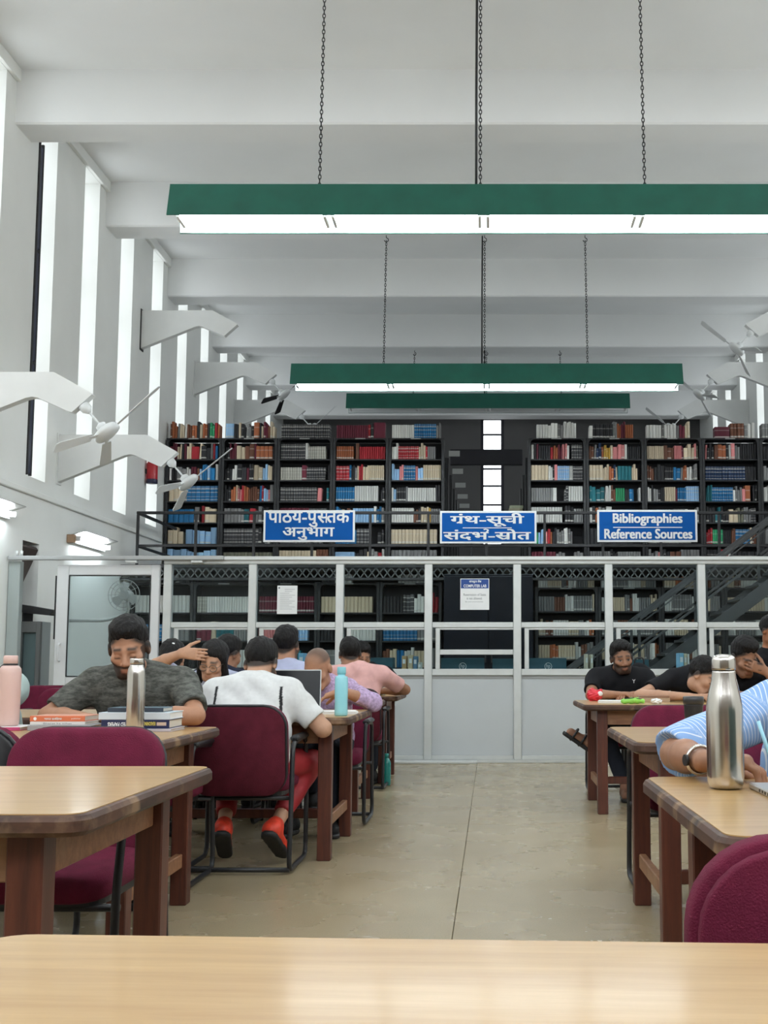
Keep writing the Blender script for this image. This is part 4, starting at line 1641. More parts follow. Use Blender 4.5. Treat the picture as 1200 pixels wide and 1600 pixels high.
def surface(prims, lo, hi, res, B=6):
    """surface nets over a narrow band -> vertices, quads"""
    lo = np.asarray(lo, np.float32)
    n = (np.ceil((np.asarray(hi) - lo) / res / B).astype(int) + 1) * B
    nb = n // B
    ci = np.stack(np.meshgrid(*[np.arange(k) for k in nb], indexing='ij'), -1).reshape(-1, 3)
    cc = lo + (ci * B + (B - 1) / 2).astype(np.float32) * res
    # distance of every primitive at the block centres, so that each block only sees the primitives near it
    rad = float(B * res * .87)
    cd = np.full(len(cc), 9.0, np.float32)
    each = []
    for p in prims:
        e = prim_dist(cc, p)
        each.append(e)
        cd = combine(cd, e, p)
    act = np.abs(cd) < B * res * 1.75
    D = np.repeat(np.repeat(np.repeat(cd.astype(np.float32).reshape(nb), B, 0), B, 1), B, 2)
    off = np.stack(np.meshgrid(*[np.arange(B)] * 3, indexing='ij'), -1).reshape(-1, 3)
    idx = ci[act][:, None, :] * B + off[None]
    PB = (lo + idx.astype(np.float32) * res).astype(np.float32)
    dv_ = np.full(PB.shape[:2], 9.0, np.float32)
    ca_ = np.abs(cd[act])
    for p, e in zip(prims, each):
        if p[0] in '+-':
            m = e[act] < ca_ + 2.2 * rad + p[1] + .01
        else:
            m = np.ones(len(PB), bool)
        if not m.any():
            continue
        sub = PB[m]
        ev = prim_dist(sub.reshape(-1, 3), p).reshape(sub.shape[:2])
        dv_[m] = combine(dv_[m], ev, p)
    idx = idx.reshape(-1, 3)
    D[idx[:, 0], idx[:, 1], idx[:, 2]] = dv_.ravel()
    S = D < 0
    a = S[:-1, :-1, :-1].astype(np.int8)
    cnt = a.copy()
    cnt[:] = 0
    for i in (0, 1):
        for j in (0, 1):
            for k in (0, 1):
                cnt += S[i:S.shape[0] - 1 + i, j:S.shape[1] - 1 + j, k:S.shape[2] - 1 + k]
    cells = np.argwhere((cnt > 0) & (cnt < 8))
    ids = np.full(cnt.shape, -1, np.int32)
    ids[cells[:, 0], cells[:, 1], cells[:, 2]] = np.arange(len(cells))
    acc = np.zeros((len(cells), 3), np.float32)
    num = np.zeros(len(cells), np.float32)
    cor = [(i, j, k) for i in (0, 1) for j in (0, 1) for k in (0, 1)]
    dv = {c: D[cells[:, 0] + c[0], cells[:, 1] + c[1], cells[:, 2] + c[2]] for c in cor}
    for c in cor:
        for ax in range(3):
            if c[ax] == 0:
                e = list(c)
                e[ax] = 1
                va, vb = dv[c], dv[tuple(e)]
                m = (va < 0) != (vb < 0)
                t = np.where(m, va / np.where(m, va - vb, 1), 0)
                p = np.zeros((len(cells), 3), np.float32)
                p[:] = c
                p[:, ax] = t
                acc += p * m[:, None]
                num += m
    V = lo + (cells + acc / num[:, None]) * res
    Q = []
    for ax in range(3):
        o = [d for d in range(3) if d != ax]
        sl0 = [slice(None)] * 3
        sl1 = [slice(None)] * 3
        sl0[ax], sl1[ax] = slice(0, -1), slice(1, None)
        A, Bv = S[tuple(sl0)], S[tuple(sl1)]
        e = np.argwhere(A != Bv)
        e = e[(e[:, o[0]] > 0) & (e[:, o[1]] > 0) & (e[:, o[0]] < cnt.shape[o[0]]) & (e[:, o[1]] < cnt.shape[o[1]])]
        u = np.zeros(3, int)
        u[o[0]] = 1
        w = np.zeros(3, int)
        w[o[1]] = 1
        q = [ids[tuple((e - u - w).T)], ids[tuple((e - w).T)], ids[tuple(e.T)], ids[tuple((e - u).T)]]
        q = np.stack(q, 1)
        flip = A[tuple(e.T)] if ax != 1 else ~A[tuple(e.T)]
        q[~flip] = q[~flip][:, ::-1]
        Q.append(q)
    Q = np.concatenate(Q)
    Q = Q[(Q >= 0).all(1)]
    return V, Q


def np_object(name, V, Q, m, parent, cols=None):
    me = bpy.data.meshes.new(name)
    me.vertices.add(len(V))
    me.vertices.foreach_set('co', V.astype(np.float32).ravel())
    me.loops.add(Q.size)
    me.loops.foreach_set('vertex_index', Q.ravel().astype(np.int32))
    me.polygons.add(len(Q))
    me.polygons.foreach_set('loop_start', np.arange(0, Q.size, 4, dtype=np.int32))
    me.polygons.foreach_set('use_smooth', np.ones(len(Q), bool))
    me.update(calc_edges=True)
    me.validate()
    if cols is not None:
        ca = me.color_attributes.new('Col', 'FLOAT_COLOR', 'POINT')
        c4 = np.ones((len(V), 4), np.float32)
        c4[:, :3] = cols
        ca.data.foreach_set('color', c4.ravel())
    me.materials.append(m)
    return link(name, me, parent)


def rotm(pitch, yaw, roll):
    """head frame: pitch>0 looks down, yaw>0 turns to the person's left, roll>0 tips to the right"""
    return np.array(Matrix.Rotation(math.radians(yaw), 3, 'Z') @ Matrix.Rotation(math.radians(-pitch), 3, 'X') @ Matrix.Rotation(math.radians(roll), 3, 'Y'), np.float32)


SKIN = attr_mat('skin', 0.52, bump=.12, bscale=220, spec=.35)
HAIR = mat('black_hair', (.0065, .0055, .0055), .58, var=.3, scale=60, bump=.9, bscale=140, stretch=(1, 1, .35), spec=.25)


def cloth_mat(name, col, var=.1, scale=14, bump=.25, bscale=300, rough=.9):
    return mat(name, col, rough, var=var, scale=scale, bump=bump, bscale=bscale, spec=.2)


def stripe_mat(name, c0, c1, freq, width):
    if name in MATS:
        return MATS[name]
    m, nt, b = new_mat(name)
    N, L = nt.nodes, nt.links
    at = N.new('ShaderNodeAttribute')
    at.attribute_name = 'Col'       # r: running stripe coordinate painted by the weave direction
    mu = N.new('ShaderNodeMath')
    mu.operation = 'MULTIPLY'
    mu.inputs[1].default_value = freq
    L.new(at.outputs['Fac'], mu.inputs[0])
    fr = N.new('ShaderNodeMath')
    fr.operation = 'FRACT'
    L.new(mu.outputs[0], fr.inputs[0])
    lt = N.new('ShaderNodeMath')
    lt.operation = 'LESS_THAN'
    lt.inputs[1].default_value = width
    L.new(fr.outputs[0], lt.inputs[0])
    mx = N.new('ShaderNodeMix')
    mx.data_type = 'RGBA'
    L.new(lt.outputs[0], mx.inputs[0])
    mx.inputs[6].default_value = (*c0, 1)
    mx.inputs[7].default_value = (*c1, 1)
    L.new(mx.outputs[2], b.inputs['Base Color'])
    b.inputs['Roughness'].default_value = .9
    MATS[name] = m
    return m


def hand_prims(w, f, n, side, curl=35, spread=.0, scale=1.0, thumb=1):
    """palm, four fingers and thumb. w wrist, f finger direction, n palm normal, side +1: thumb towards f x n"""
    f = Vector(f).normalized()
    n = Vector(n)
    n = (n - f * n.dot(f)).normalized()
    s = f.cross(n).normalized() * side
    w = Vector(w)
    S = scale
    pr = []
    T = lambda v: tuple(v)
    for q, r in ((-.026, .0135), (-.009, .0155), (.009, .0155), (.026, .0145)):
        pr.append(('+', .016, 'c', T(w + s * q * .6 * S), T(w + f * .085 * S + s * q * S), .016 * S, r * S))
    lens = [.058, .070, .076, .068]
    for i, q in enumerate((-.030, -.0105, .0095, .029)):
        L = lens[i] * S
        base = w + f * .083 * S + s * q * S
        d = (f + s * (q * spread * 20)).normalized()
        p = base
        ax = f.cross(n).normalized()
        r0 = (.0088, .0094, .0096, .0094)[i] * S
        for k, (seg, c) in enumerate(((.44, curl * .7), (.32, curl), (.26, curl * .7))):
            d = Matrix.Rotation(math.radians(c), 3, ax) @ d
            e = p + d * L * seg * 1.25
            pr.append(('+', .005, 'c', T(p), T(e), r0 * (1 - .1 * k), r0 * (.9 - .1 * k)))
            p = e
    b = w + f * .022 * S + s * .026 * S
    d = (f * .62 + s * .70 + n * .35 * thumb).normalized()
    e = b + d * .045 * S
    d2 = (d + f * .5 + n * .25 * thumb).normalized()
    g = e + d2 * .036 * S
    h = g + (d2 + f * .2).normalized() * .026 * S
    pr += [('+', .012, 'c', T(b), T(e), .0145 * S, .0118 * S), ('+', .006, 'c', T(e), T(g), .0115 * S, .0102 * S), ('+', .005, 'c', T(g), T(h), .010 * S, .0085 * S)]
    return pr


def person(label, loc, rz, P):
    """P: pose and look. Local frame: person faces +y, right hand towards +x, floor at z=0."""
    t = thing('person', label, 'person', loc, rz)
    res = P.get('res', .009)
    sc = P.get('size', 1.0)
    sh = np.array(P['sh'], float)
    shw = P.get('shw', .185)
    hd = np.array(P['head'], float)
    R = rotm(*P.get('hrot', (15, 0, 0)))
    pel = np.array(P.get('pelvis', (0, -.02, .55)), float)
    HS = P.get('hs', 1.0)
    H = lambda q: tuple(hd + R @ (np.array(q, float) * HS))
    hr = lambda r: tuple(np.array(r) * HS)
    sd_ = P.get('shdir', (1, 0, 0))       # direction to the person's right
    sx = np.array(sd_, float)
    sx /= np.linalg.norm(sx)
    fat = P.get('fat', 1.0)
    girth = P.get('girth', 1.0)
    # ---------------- torso (shared by body and shirt)
    def torso(g):
        pr = []
        for s in (-1, 1):
            pr.append(('+', .09, 'c', tuple(sh + sx * s * .085 - np.array((0, 0, .07))), tuple(pel + sx * s * .075 + np.array((0, 0, .03))), .098 * fat + g, .118 * fat + g))
        for s in (-1, 1):
            pr.append(('+', .07, 'c', tuple(sh + sx * s * (shw - .035) - np.array((0, 0, .02))), tuple(sh + sx * s * .05 - np.array((0, 0, .01))), .054 + g, .062 + g))
        nb = hd + R @ np.array((0, -.035, -.10)) * HS
        pr.append(('+', .07, 'c', tuple(sh * .92 + nb * .08), tuple(sh * .75 + nb * .25), .072 + g, .060 + g * .6))
        return pr
    nb = hd + R @ np.array((0, -.03, -.075)) * HS
    neck = [('+', .05, 'c', tuple(sh + np.array((0, 0, -.0))), tuple(nb), .058, .050)]
    # ---------------- head
    skull = [('+', .03, 'e', H((0, -.018, .040)), hr((.073, .094, .083)), R),
             ('+', .035, 'e', H((0, .012, -.030)), hr((.061, .080, .085)), R),
             ('+', .025, 'c', H((-.022, .058, -.090)), H((.022, .058, -.090)), .024 * HS, .024 * HS),
             ('+', .02, 'c', H((-.042, .022, -.072)), H((-.022, .056, -.090)), .022 * HS, .022 * HS),
             ('+', .02, 'c', H((.042, .022, -.072)), H((.022, .056, -.090)), .022 * HS, .022 * HS),
             ('+', .02, 'e', H((-.040, .056, -.026)), hr((.025, .026, .024)), R),
             ('+', .02, 'e', H((.040, .056, -.026)), hr((.025, .026, .024)), R),
             ('+', .016, 'c', H((-.036, .076, .016)), H((.036, .076, .016)), .0115 * HS, .0115 * HS),
             ('-', .012, 'e', H((-.031, .094, -.006)), hr((.019, .015, .0105)), R),
             ('-', .012, 'e', H((.031, .094, -.006)), hr((.019, .015, .0105)), R),
             ('+', .005, 'e', H((-.031, .0735, -.007)), hr((.0135, .0125, .0105)), R),
             ('+', .005, 'e', H((.031, .0735, -.007)), hr((.0135, .0125, .0105)), R),
             ('+', .010, 'c', H((0, .084, .006)), H((0, .104, -.034)), .0075 * HS, .0125 * HS),
             ('+', .006, 'e', H((-.0125, .093, -.040)), hr((.0085, .011, .0075)), R),
             ('+', .006, 'e', H((.0125, .093, -.040)), hr((.0085, .011, .0075)), R),
             ('+', .008, 'c', H((-.019, .082, -.0655)), H((.019, .082, -.0655)), .0075 * HS, .0075 * HS),
             ('+', .006, 'c', H((-.014, .083, -.0745)), H((.014, .083, -.0745)), .0085 * HS, .0085 * HS),
             ('-', .003, 'c', H((-.022, .094, -.0695)), H((.022, .094, -.0695)), .0025 * HS, .0025 * HS)]
    for s in (-1, 1):
        skull += [('+', .007, 'e', H((s * .077, -.012, -.004)), hr((.0115, .022, .032)), R),
                  ('-', .006, 'e', H((s * .0895, -.006, -.002)), hr((.006, .011, .018)), R)]
    body = torso(-.012) + neck + skull
    arms = []
    # ---------------- arms: (elbow, wrist, finger direction, palm normal, curl)
    for s, key in ((1, 'R'), (-1, 'L')):
        A = P.get(key)
        S0 = sh + sx * s * shw - np.array((0, 0, .035))
        if not A:
            el = S0 + np.array((s * .04, .06, -.27))
            wr = el + np.array((-s * .08, .22, .0))
            A = dict(e=el, w=wr)
        el, wr = np.array(A['e'], float), np.array(A['w'], float)
        body += [('+', .04, 'c', tuple(S0), tuple(el), .050 * girth, .0385 * girth), ('+', .012, 'c', tuple(el), tuple(el * .62 + wr * .38), .039 * girth, .0395 * girth),
                 ('+', .012, 'c', tuple(el * .62 + wr * .38), tuple(wr), .0395 * girth, .0255)]
        if A.get('hand', True):
            f = A.get('f', tuple(wr - el))
            body += hand_prims(wr, f, A.get('n', (0, 0, -1)), A.get('side', s), A.get('curl', 30), A.get('spread', .1), A.get('hsc', 1.0))
        arms.append((s, S0, el, wr))
    # legs inside the trousers
    legs = []
    lp = P.get('legs')
    if lp is None:
        lp = {1: ((.12, .40, .50), (.13, .44, .09)), -1: ((-.12, .40, .50), (-.13, .44, .09))}
    for s in (1, -1):
        kn, an = np.array(lp[s][0], float), np.array(lp[s][1], float)
        hp = pel + sx * s * .09 + np.array((0, .02, -.03))
        legs.append((s, hp, kn, an))
        body += [('+', .04, 'c', tuple(hp), tuple(kn), .075, .048), ('+', .02, 'c', tuple(kn), tuple(an), .046, .034)]
    pts = np.array([p[3] for p in body if p[2] in 'ce'] + [p[4] for p in body if p[2] == 'c'])
    lo, hi = pts.min(0) - .16, pts.max(0) + .16
    V, Q = surface(body, lo, hi, res)
    # ---------------- skin colours painted where they are on the body
    skin = np.array(P.get('skin', (.30, .155, .09)), float)
    C = np.tile(skin, (len(V), 1))
    q = ((V - hd) @ R) / HS
    x, y, z = np.abs(q[:, 0]), q[:, 1], q[:, 2]
    near = (np.abs(q) < .16).all(1)
    beard = P.get('beard', 0)

    def blend(mask, col, a=1.0):
        m = (mask * near * a)[:, None]
        C[:] = C * (1 - m) + np.array(col) * m
    ss = lambda v, a, b: np.clip((v - a) / (b - a), 0, 1)
    dark = np.array((.012, .010, .009))
    if beard:
        jaw = ss(-z + (x - .03) * .6, .036, .050) * ss(y, -.02, .01) * ss(.135 + z, 0, .02)
        chk = ss(x + (-z - .05) * .9, .022, .038)                # leaves the mouth area free
        chin = ss(-z, .082, .090)
        mo = (x < .032) * (z < -.047) * (z > -.0615) * (y > .05)
        side = (x > .055) * (y < .045) * (y > -.005) * (z < .02) * (z > -.09)
        blend(np.maximum.reduce([jaw * np.maximum(chk, chin), mo * 1.0, side * .9]), dark, beard)
    g_ = lambda v, w: np.exp(-(v / w) ** 2)
    front = ss(y, .045, .06)
    blend(g_(z - .0255 + x * .06, .0065) * ss(x, .006, .016) * (1 - ss(x, .042, .058)) * front, dark, .95)
    blend(g_(z + .070, .0095) * (1 - ss(x, .018, .028)) * ss(y, .06, .07), skin * np.array((.72, .48, .46)), .6)
    if P.get('eyes', True):
        eye = 1 - ss(((x - .031) / .0135) ** 2 + ((z + .007) / .006) ** 2, .7, 1.3)
        blend(eye * front, (.30, .27, .25))
        iris = 1 - ss(((x - .031) / .0065) ** 2 + ((z + .006) / .0065) ** 2, .7, 1.3)
        blend(iris * front, (.010, .007, .005))
        blend(g_(z + .0005, .0035) * (1 - ss(np.abs(x - .031), .012, .018)) * front, dark, .85)
    else:
        blend(g_(z + .0135, .0036) * (1 - ss(np.abs(x - .031), .011, .017)) * front, dark, .8)
    # shade of clipped hair around the hair line
    if P.get('hair', 'short') in ('short',):
        ln = np.where(y > 0, .004 + .70 * y, .004 + .80 * y)
        blend(ss(z, ln - .010, ln + .004) * (1 - ss(y, .055, .08)), dark, .95)
    if P.get('stubble'):
        top = ss(z, .045, .06) * (1 - ss(y, .02, .075))
        blend(top, (.05, .04, .035), P['stubble'])
    body_ob = np_object('body', V, Q, SKIN, t, C)
    # ---------------- shirt
    wr_amp = P.get('wrinkle', .004)

    def folds(Pn):
        a = np.sin(Pn[:, 2] * 34 + 6 * np.sin(Pn[:, 0] * 9) + 4 * Pn[:, 1] * 9)
        b = np.sin(Pn[:, 0] * 41 + 5 * np.sin(Pn[:, 2] * 13 + 1) - 20 * Pn[:, 1])
        return (a * .6 + b * .4) * wr_amp
    sl = P.get('sleeve', .62)
    shirt = torso(.010)
    ends = []
    for s, S0, el, wr in arms:
        if sl <= 1:
            e = S0 + (el - S0) * sl
            shirt.append(('+', .05, 'c', tuple(S0), tuple(e), .066 * girth, (.054 + .006 * P.get('loose', 1)) * girth))
            ends.append((e, (el - S0) / np.linalg.norm(el - S0), el))
        else:
            e = el + (wr - el) * (sl - 1)
            shirt += [('+', .05, 'c', tuple(S0), tuple(el), .066 * girth, .055 * girth), ('+', .03, 'c', tuple(el), tuple(e), .055 * girth, .043)]
            ends.append((e, (wr - el) / np.linalg.norm(wr - el), wr))
    shirt.append(('n', 0, 'f', folds))
    for e, d, far in ends:
        # flat cut across the cuff: remove a fat capsule running on down the arm
        shirt.append(('-', .006, 'c', tuple(e + d * .10), tuple(e + d * .14), .0985, .0985))
    ub = P.get('hem', None)
    nbv = hd + R @ np.array((0, .02, -.10)) * HS
    cz = float(P.get('neckline', .035))
    shirt.append(('-', .012, 'c', tuple(nb + (nb - sh) * .25 + np.array((0, .01, cz * .6))), tuple(nb + np.array((0, .09, cz + .02))), .078, .07))
    pts = np.array([p[3] for p in shirt if p[2] in 'ce'] + [p[4] for p in shirt if p[2] == 'c'])
    V, Q = surface(shirt, pts.min(0) - .15, pts.max(0) + .15, max(res, .007))
    if P.get('stripes'):
        # stripes run down the cloth: coordinate across the torso, and around the sleeve on the arms
        c = V @ sx * 1.0
        for s, S0, el, wr in arms:
            a, b = el, (wr if sl > 1 else el)
            for p0, p1 in ((S0, el), (el, wr)):
                d = (p1 - p0) / np.linalg.norm(p1 - p0)
                tt = (V - p0) @ d
                dist = np.linalg.norm(V - p0 - tt[:, None] * d, axis=1)
                on = (dist < .075) * (tt > (.05 if p0 is S0 else -.02)) * (tt < np.linalg.norm(p1 - p0) + .03)
                c = np.where(on, tt * 1.0 + .5, c)
        cols = np.repeat((c + 5)[:, None], 3, 1)
        np_object('shirt', V, Q, P['shirt'], t, cols)
    elif P.get('paint'):
        np_object('shirt', V, Q, P['shirt'], t, P['paint'](V, sh, arms))
    else:
        np_object('shirt', V, Q, P['shirt'], t)
    # ---------------- trousers and shoes
    if P.get('lower', True):
        tr_ = []
        for s, hp, kn, an in legs:
            an2 = kn + (an - kn) * P.get('cuff', .92)
            tr_ += [('+', .06, 'c', tuple(pel + sx * s * .07), tuple(hp), .125, .105), ('+', .03, 'c', tuple(hp), tuple(kn), .10, .072), ('+', .02, 'c', tuple(kn), tuple(an2), .070, .052)]

            def cutf(Pn, an2=an2, kn=kn):
                d = (an2 - kn) / np.linalg.norm(an2 - kn)
                tt = (Pn - an2) @ d.astype(np.float32)
                r = np.linalg.norm(Pn - an2, axis=1)
                return np.maximum(-tt, r - .12)
            tr_.append(('-', .006, 'f', cutf))
        tr_.append(('n', 0, 'f', lambda Pn: folds(Pn) * .9))
        pts = np.array([p[3] for p in tr_ if p[2] == 'c'] + [p[4] for p in tr_ if p[2] == 'c'])
        V, Q = surface(tr_, pts.min(0) - .16, pts.max(0) + .16, max(res, .010))
        np_object('trousers', V, Q, P.get('pants', cloth_mat('dark_denim', (.02, .024, .034))), t)
        for s, hp, kn, an in legs:
            fd = np.array(P.get('foot', {}).get(s, (s * .15, 1, 0)), float)
            fd /= np.linalg.norm(fd)
            up = np.array((0, 0, 1.0))
            up = up - fd * (up @ fd)
            up /= np.linalg.norm(up)
            a0 = an + up * -.035
            so = P.get('shoe', (cloth_mat('dark_shoe', (.02, .02, .022), rough=.6), BLACKPL))
            up_pr = [('+', .03, 'c', tuple(an + up * .01), tuple(a0 - fd * .03), .043, .042), ('+', .04, 'c', tuple(a0 - fd * .035), tuple(a0 + fd * .15 - up * .008), .040, .036)]
            V, Q = surface(up_pr, np.minimum(an, a0) - .26, np.maximum(an, a0) + .26, .010)
            so_ob = np_object('shoe', V, Q, so[0], t)
            sl_pr = [('+', .03, 'c', tuple(a0 - fd * .045 - up * .036), tuple(a0 + fd * .165 - up * .036), .044, .040),
                     ('&', .004, 'f', lambda Pn, a0=a0, up=up: np.abs((Pn - (a0 - up * .040)) @ up.astype(np.float32)) - .016)]
            V, Q = surface(sl_pr, a0 - .26, a0 + .26, .010)
            np_object('shoe_sole', V, Q, so[1], so_ob)
    # ---------------- hair
    hk = P.get('hair', 'short')
    if hk:
        tall = P.get('hair_top', .018)

        def plane(Pn):
            g = ((Pn - hd.astype(np.float32)) @ R) / HS
            yy = g[:, 1]
            line = .80 * yy + .005 * np.sin(g[:, 0] * 170) * np.sin(g[:, 0] * 61 + 1)
            line = np.where(np.abs(g[:, 0]) > .055, np.minimum(line, .035 + (yy - .05) * .6), line)
            return (line - g[:, 2]) * .8

        def tex(Pn):
            g = ((Pn - hd.astype(np.float32)) @ R) / HS
            return (np.sin(g[:, 0] * 150 + 3 * np.sin(g[:, 1] * 60)) * np.sin(g[:, 1] * 95 + g[:, 2] * 70)) * .0036
        hp_ = [('+', .03, 'e', H((0, -.027, .044)), hr((.080, .099, .088)), R), ('+', .03, 'e', H((0, .0, .072 + tall)), hr((.067, .086, .044)), R),
               ('n', 0, 'f', tex), ('&', .022, 'f', plane)]
        if hk == 'long':
            hp_ = [('+', .03, 'e', H((0, -.022, .044)), hr((.086, .106, .092)), R), ('n', 0, 'f', tex), ('&', .012, 'f', plane)]
            for s in (-1, 1):
                hp_ += [('+', .03, 'c', H((s * .068, .01, .03)), H((s * .088, .0, -.17)), .024, .028)]
            hp_ += [('+', .06, 'c', H((0, -.08, .02)), H((0, -.11, -.22)), .06, .06)]
        if hk == 'bun':
            hp_ = [('+', .03, 'e', H((0, -.022, .044)), hr((.088, .108, .094)), R), ('n', 0, 'f', tex), ('+', .05, 'c', H((0, -.06, -.02)), H((0, -.09, -.16)), .07, .06)]
        lo2, hi2 = hd - .36, hd + .22
        V, Q = surface(hp_, lo2, hi2, max(min(res, .007), .006))
        np_object('hair', V, Q, HAIR, t)
    if P.get('glasses'):
        GL = mat('glasses_wire', (.12, .11, .10), .3, metal=.5)
        for s in (-1, 1):
            pts = [H((s * .032 + .025 * math.cos(a), .1005 - .006 * abs(math.cos(a)), -.010 + .021 * math.sin(a))) for a in [2 * PI * k / 16 for k in range(16)]]
            MB().tube(pts, .0024, 5, closed=True).build('glasses_rim', GL, t)
            MB().tube([H((s * .057, .088, -.006)), H((s * .08, .02, .004)), H((s * .082, -.02, .0))], .0015, 5).build('glasses_temple', GL, t)
        MB().tube([H((-.007, .1, -.004)), H((.007, .1, -.004))], .0016, 5).build('glasses_bridge', GL, t)
    return t, H


SK1 = (.40, .205, .125)
SK2 = (.32, .16, .095)
SK3 = (.48, .275, .18)

# grey T-shirt: mottled light and dark
def mottled(name, c0, c1, scale):
    if name in MATS:
        return MATS[name]
    m, nt, b = new_mat(name)
    N, L = nt.nodes, nt.links
    tc = N.new('ShaderNodeTexCoord')
    mp = N.new('ShaderNodeMapping')
    mp.inputs['Scale'].default_value = (1, 1, 2.6)
    L.new(tc.outputs['Object'], mp.inputs['Vector'])
    n = N.new('ShaderNodeTexNoise')
    n.inputs['Scale'].default_value = scale
    n.inputs['Detail'].default_value = 7
    n.inputs['Roughness'].default_value = .7
    L.new(mp.outputs['Vector'], n.inputs['Vector'])
    r = N.new('ShaderNodeValToRGB')
    r.color_ramp.elements[0].position = .40
    r.color_ramp.elements[1].position = .64
    r.color_ramp.elements[0].color = (*c0, 1)
    r.color_ramp.elements[1].color = (*c1, 1)
    L.new(n.outputs['Fac'], r.inputs['Fac'])
    L.new(r.outputs['Color'], b.inputs['Base Color'])
    b.inputs['Roughness'].default_value = .95
    MATS[name] = m
    return m


# 1 man in grey, looking down at his book
person('bearded man in a mottled grey T-shirt reading at the left table', (-1.66, 5.62, 0), PI, dict(
    sh=(0, .17, .975), shw=.215, head=(.0, .33, 1.110), hrot=(20, 7, 4), res=.005, skin=SK1, beard=.93, eyes=False, hair_top=.022, hs=1.09, fat=1.06, girth=1.12,
    shirt=mottled('grey_marl', (.040, .042, .037), (.135, .138, .122), 22), sleeve=.74, neckline=.01,
    R=dict(e=(.37, .30, .80), w=(.13, .44, .795), f=(-.9, .15, 0), n=(0, .2, -1), curl=28),
    L=dict(e=(-.33, .40, .81), w=(-.12, .52, .80), f=(1, .2, 0), n=(0, 0, -1), curl=30)))


# 2 man in white, from behind, dark piping along the sleeve seams
def piping(V, sh, arms):
    C = np.tile(np.array((.66, .67, .67)), (len(V), 1))
    for s, S0, el, wr in arms:
        d = V[:, 0] - (S0[0] - s * .030)
        m = (np.abs(d + s * (V[:, 2] - S0[2]) * .06) < .0075) & (V[:, 2] < S0[2] + .045) & (V[:, 1] < S0[1] + .05)
        C[m] = (.02, .02, .022)
    return C


WHITES = attr_mat('white_sports_cloth', .85, bump=.1, bscale=260, spec=.2)
ORSHOE = (mat('red_orange_shoe', (.72, .05, .02), .5, var=.3, scale=25), mat('black_sole', (.012, .012, .013), .6))
REDP = mat('red_track_cloth', (.30, .014, .02), .6, var=.15, scale=14)
person('man in a white sports shirt and red trousers seen from behind on a chair', (-1.262, 6.0, 0), 0, dict(
    sh=(.0, .13, .912), shw=.20, head=(.02, .25, 1.035), hrot=(32, -10, -3), res=.006, skin=SK3, beard=.9, hs=1.06, fat=1.22, girth=1.18,
    shirt=WHITES, paint=piping, sleeve=.66, wrinkle=.005, neckline=.03, hair_top=.016,
    R=dict(e=(.375, .13, .70), w=(.24, .40, .795), curl=30), L=dict(e=(-.34, .18, .72), w=(-.2, .42, .795), curl=30),
    pants=REDP, shoe=ORSHOE, cuff=.80, legs={1: ((.27, .40, .50), (.145, .06, .205)), -1: ((-.16, .42, .50), (-.12, .06, .205))},
    foot={1: (.15, .80, -.52), -1: (-.10, .80, -.52)}))

LAV = cloth_mat('lavender_cotton', (.44, .47, .64))
LILAC = cloth_mat('pale_lavender', (.50, .53, .68))
NAVY = cloth_mat('navy_cotton', (.012, .016, .035))
BLACKC = cloth_mat('black_cotton', (.010, .010, .012))
PINKC = cloth_mat('pink_cotton', (.66, .38, .36))
MINT = cloth_mat('mint_cotton', (.44, .55, .53))
CHECK = cloth_mat('purple_check', (.46, .34, .52), var=.35, scale=60)

# 3 woman with glasses, hand on her forehead
person('woman with glasses resting her hand on her forehead', (-1.80, 7.72, 0), PI, dict(
    sh=(.02, .14, .94), shw=.165, head=(-.01, .28, 1.055), hrot=(20, -6, -6), res=.0065, skin=SK3, hair='long', glasses=True, eyes=False, fat=.88,
    shirt=LILAC, sleeve=.95, loose=1.5, hs=1.02,
    R=dict(e=(.35, .30, 1.035), w=(.165, .40, 1.105), f=(-.95, .08, -.04), n=(-.1, -1, -.1), side=1, curl=20, spread=.06, hsc=1.0), L=dict(e=(-.22, .38, .80), w=(-.02, .5, .80))))
# 4 girl with white clip
t4, H4 = person('girl with a white hair clip sitting with her back turned', (-2.24, 8.05, 0), 0, dict(
    sh=(0, .02, .93), shw=.165, head=(0, .08, 1.075), hrot=(15, 0, 0), skin=SK3, hair='bun', shirt=LILAC, fat=.88, res=.010, eyes=False))
for k in range(4):
    a = k * PI / 2 + .6
    MB().sphere(H4((.018 * math.cos(a) + .01, -.112, .065 + .018 * math.sin(a))), (.014, .008, .010), 8, 6).build('hair_clip', SIGNWHITE, t4)
# 5 dark-haired man half hidden
person('dark haired man half hidden behind the man in white', (-1.88, 8.03, 0), 0, dict(
    sh=(0, .02, .95), shw=.18, head=(.03, .10, 1.105), hrot=(20, -30, 0), skin=SK2, shirt=NAVY, res=.010, hair_top=.02, eyes=False))
# 6 lavender shirt from behind
person('man in a lavender shirt sitting upright with his back to the camera', (-1.415, 7.96, 0), 0, dict(
    sh=(0, .0, .995), shw=.19, head=(0, .04, 1.165), hrot=(4, -12, 0), skin=SK1, shirt=LAV, res=.008, hair_top=.022, beard=.8, hs=1.03, eyes=False))
# 7 face peeking out
person('young man whose face peeks out behind the lavender shirt', (-1.83, 9.62, 0), PI, dict(
    sh=(0, .05, .95), shw=.18, head=(0, .16, 1.10), hrot=(16, 8, 0), skin=SK1, shirt=NAVY, res=.009, beard=.35, eyes=False))
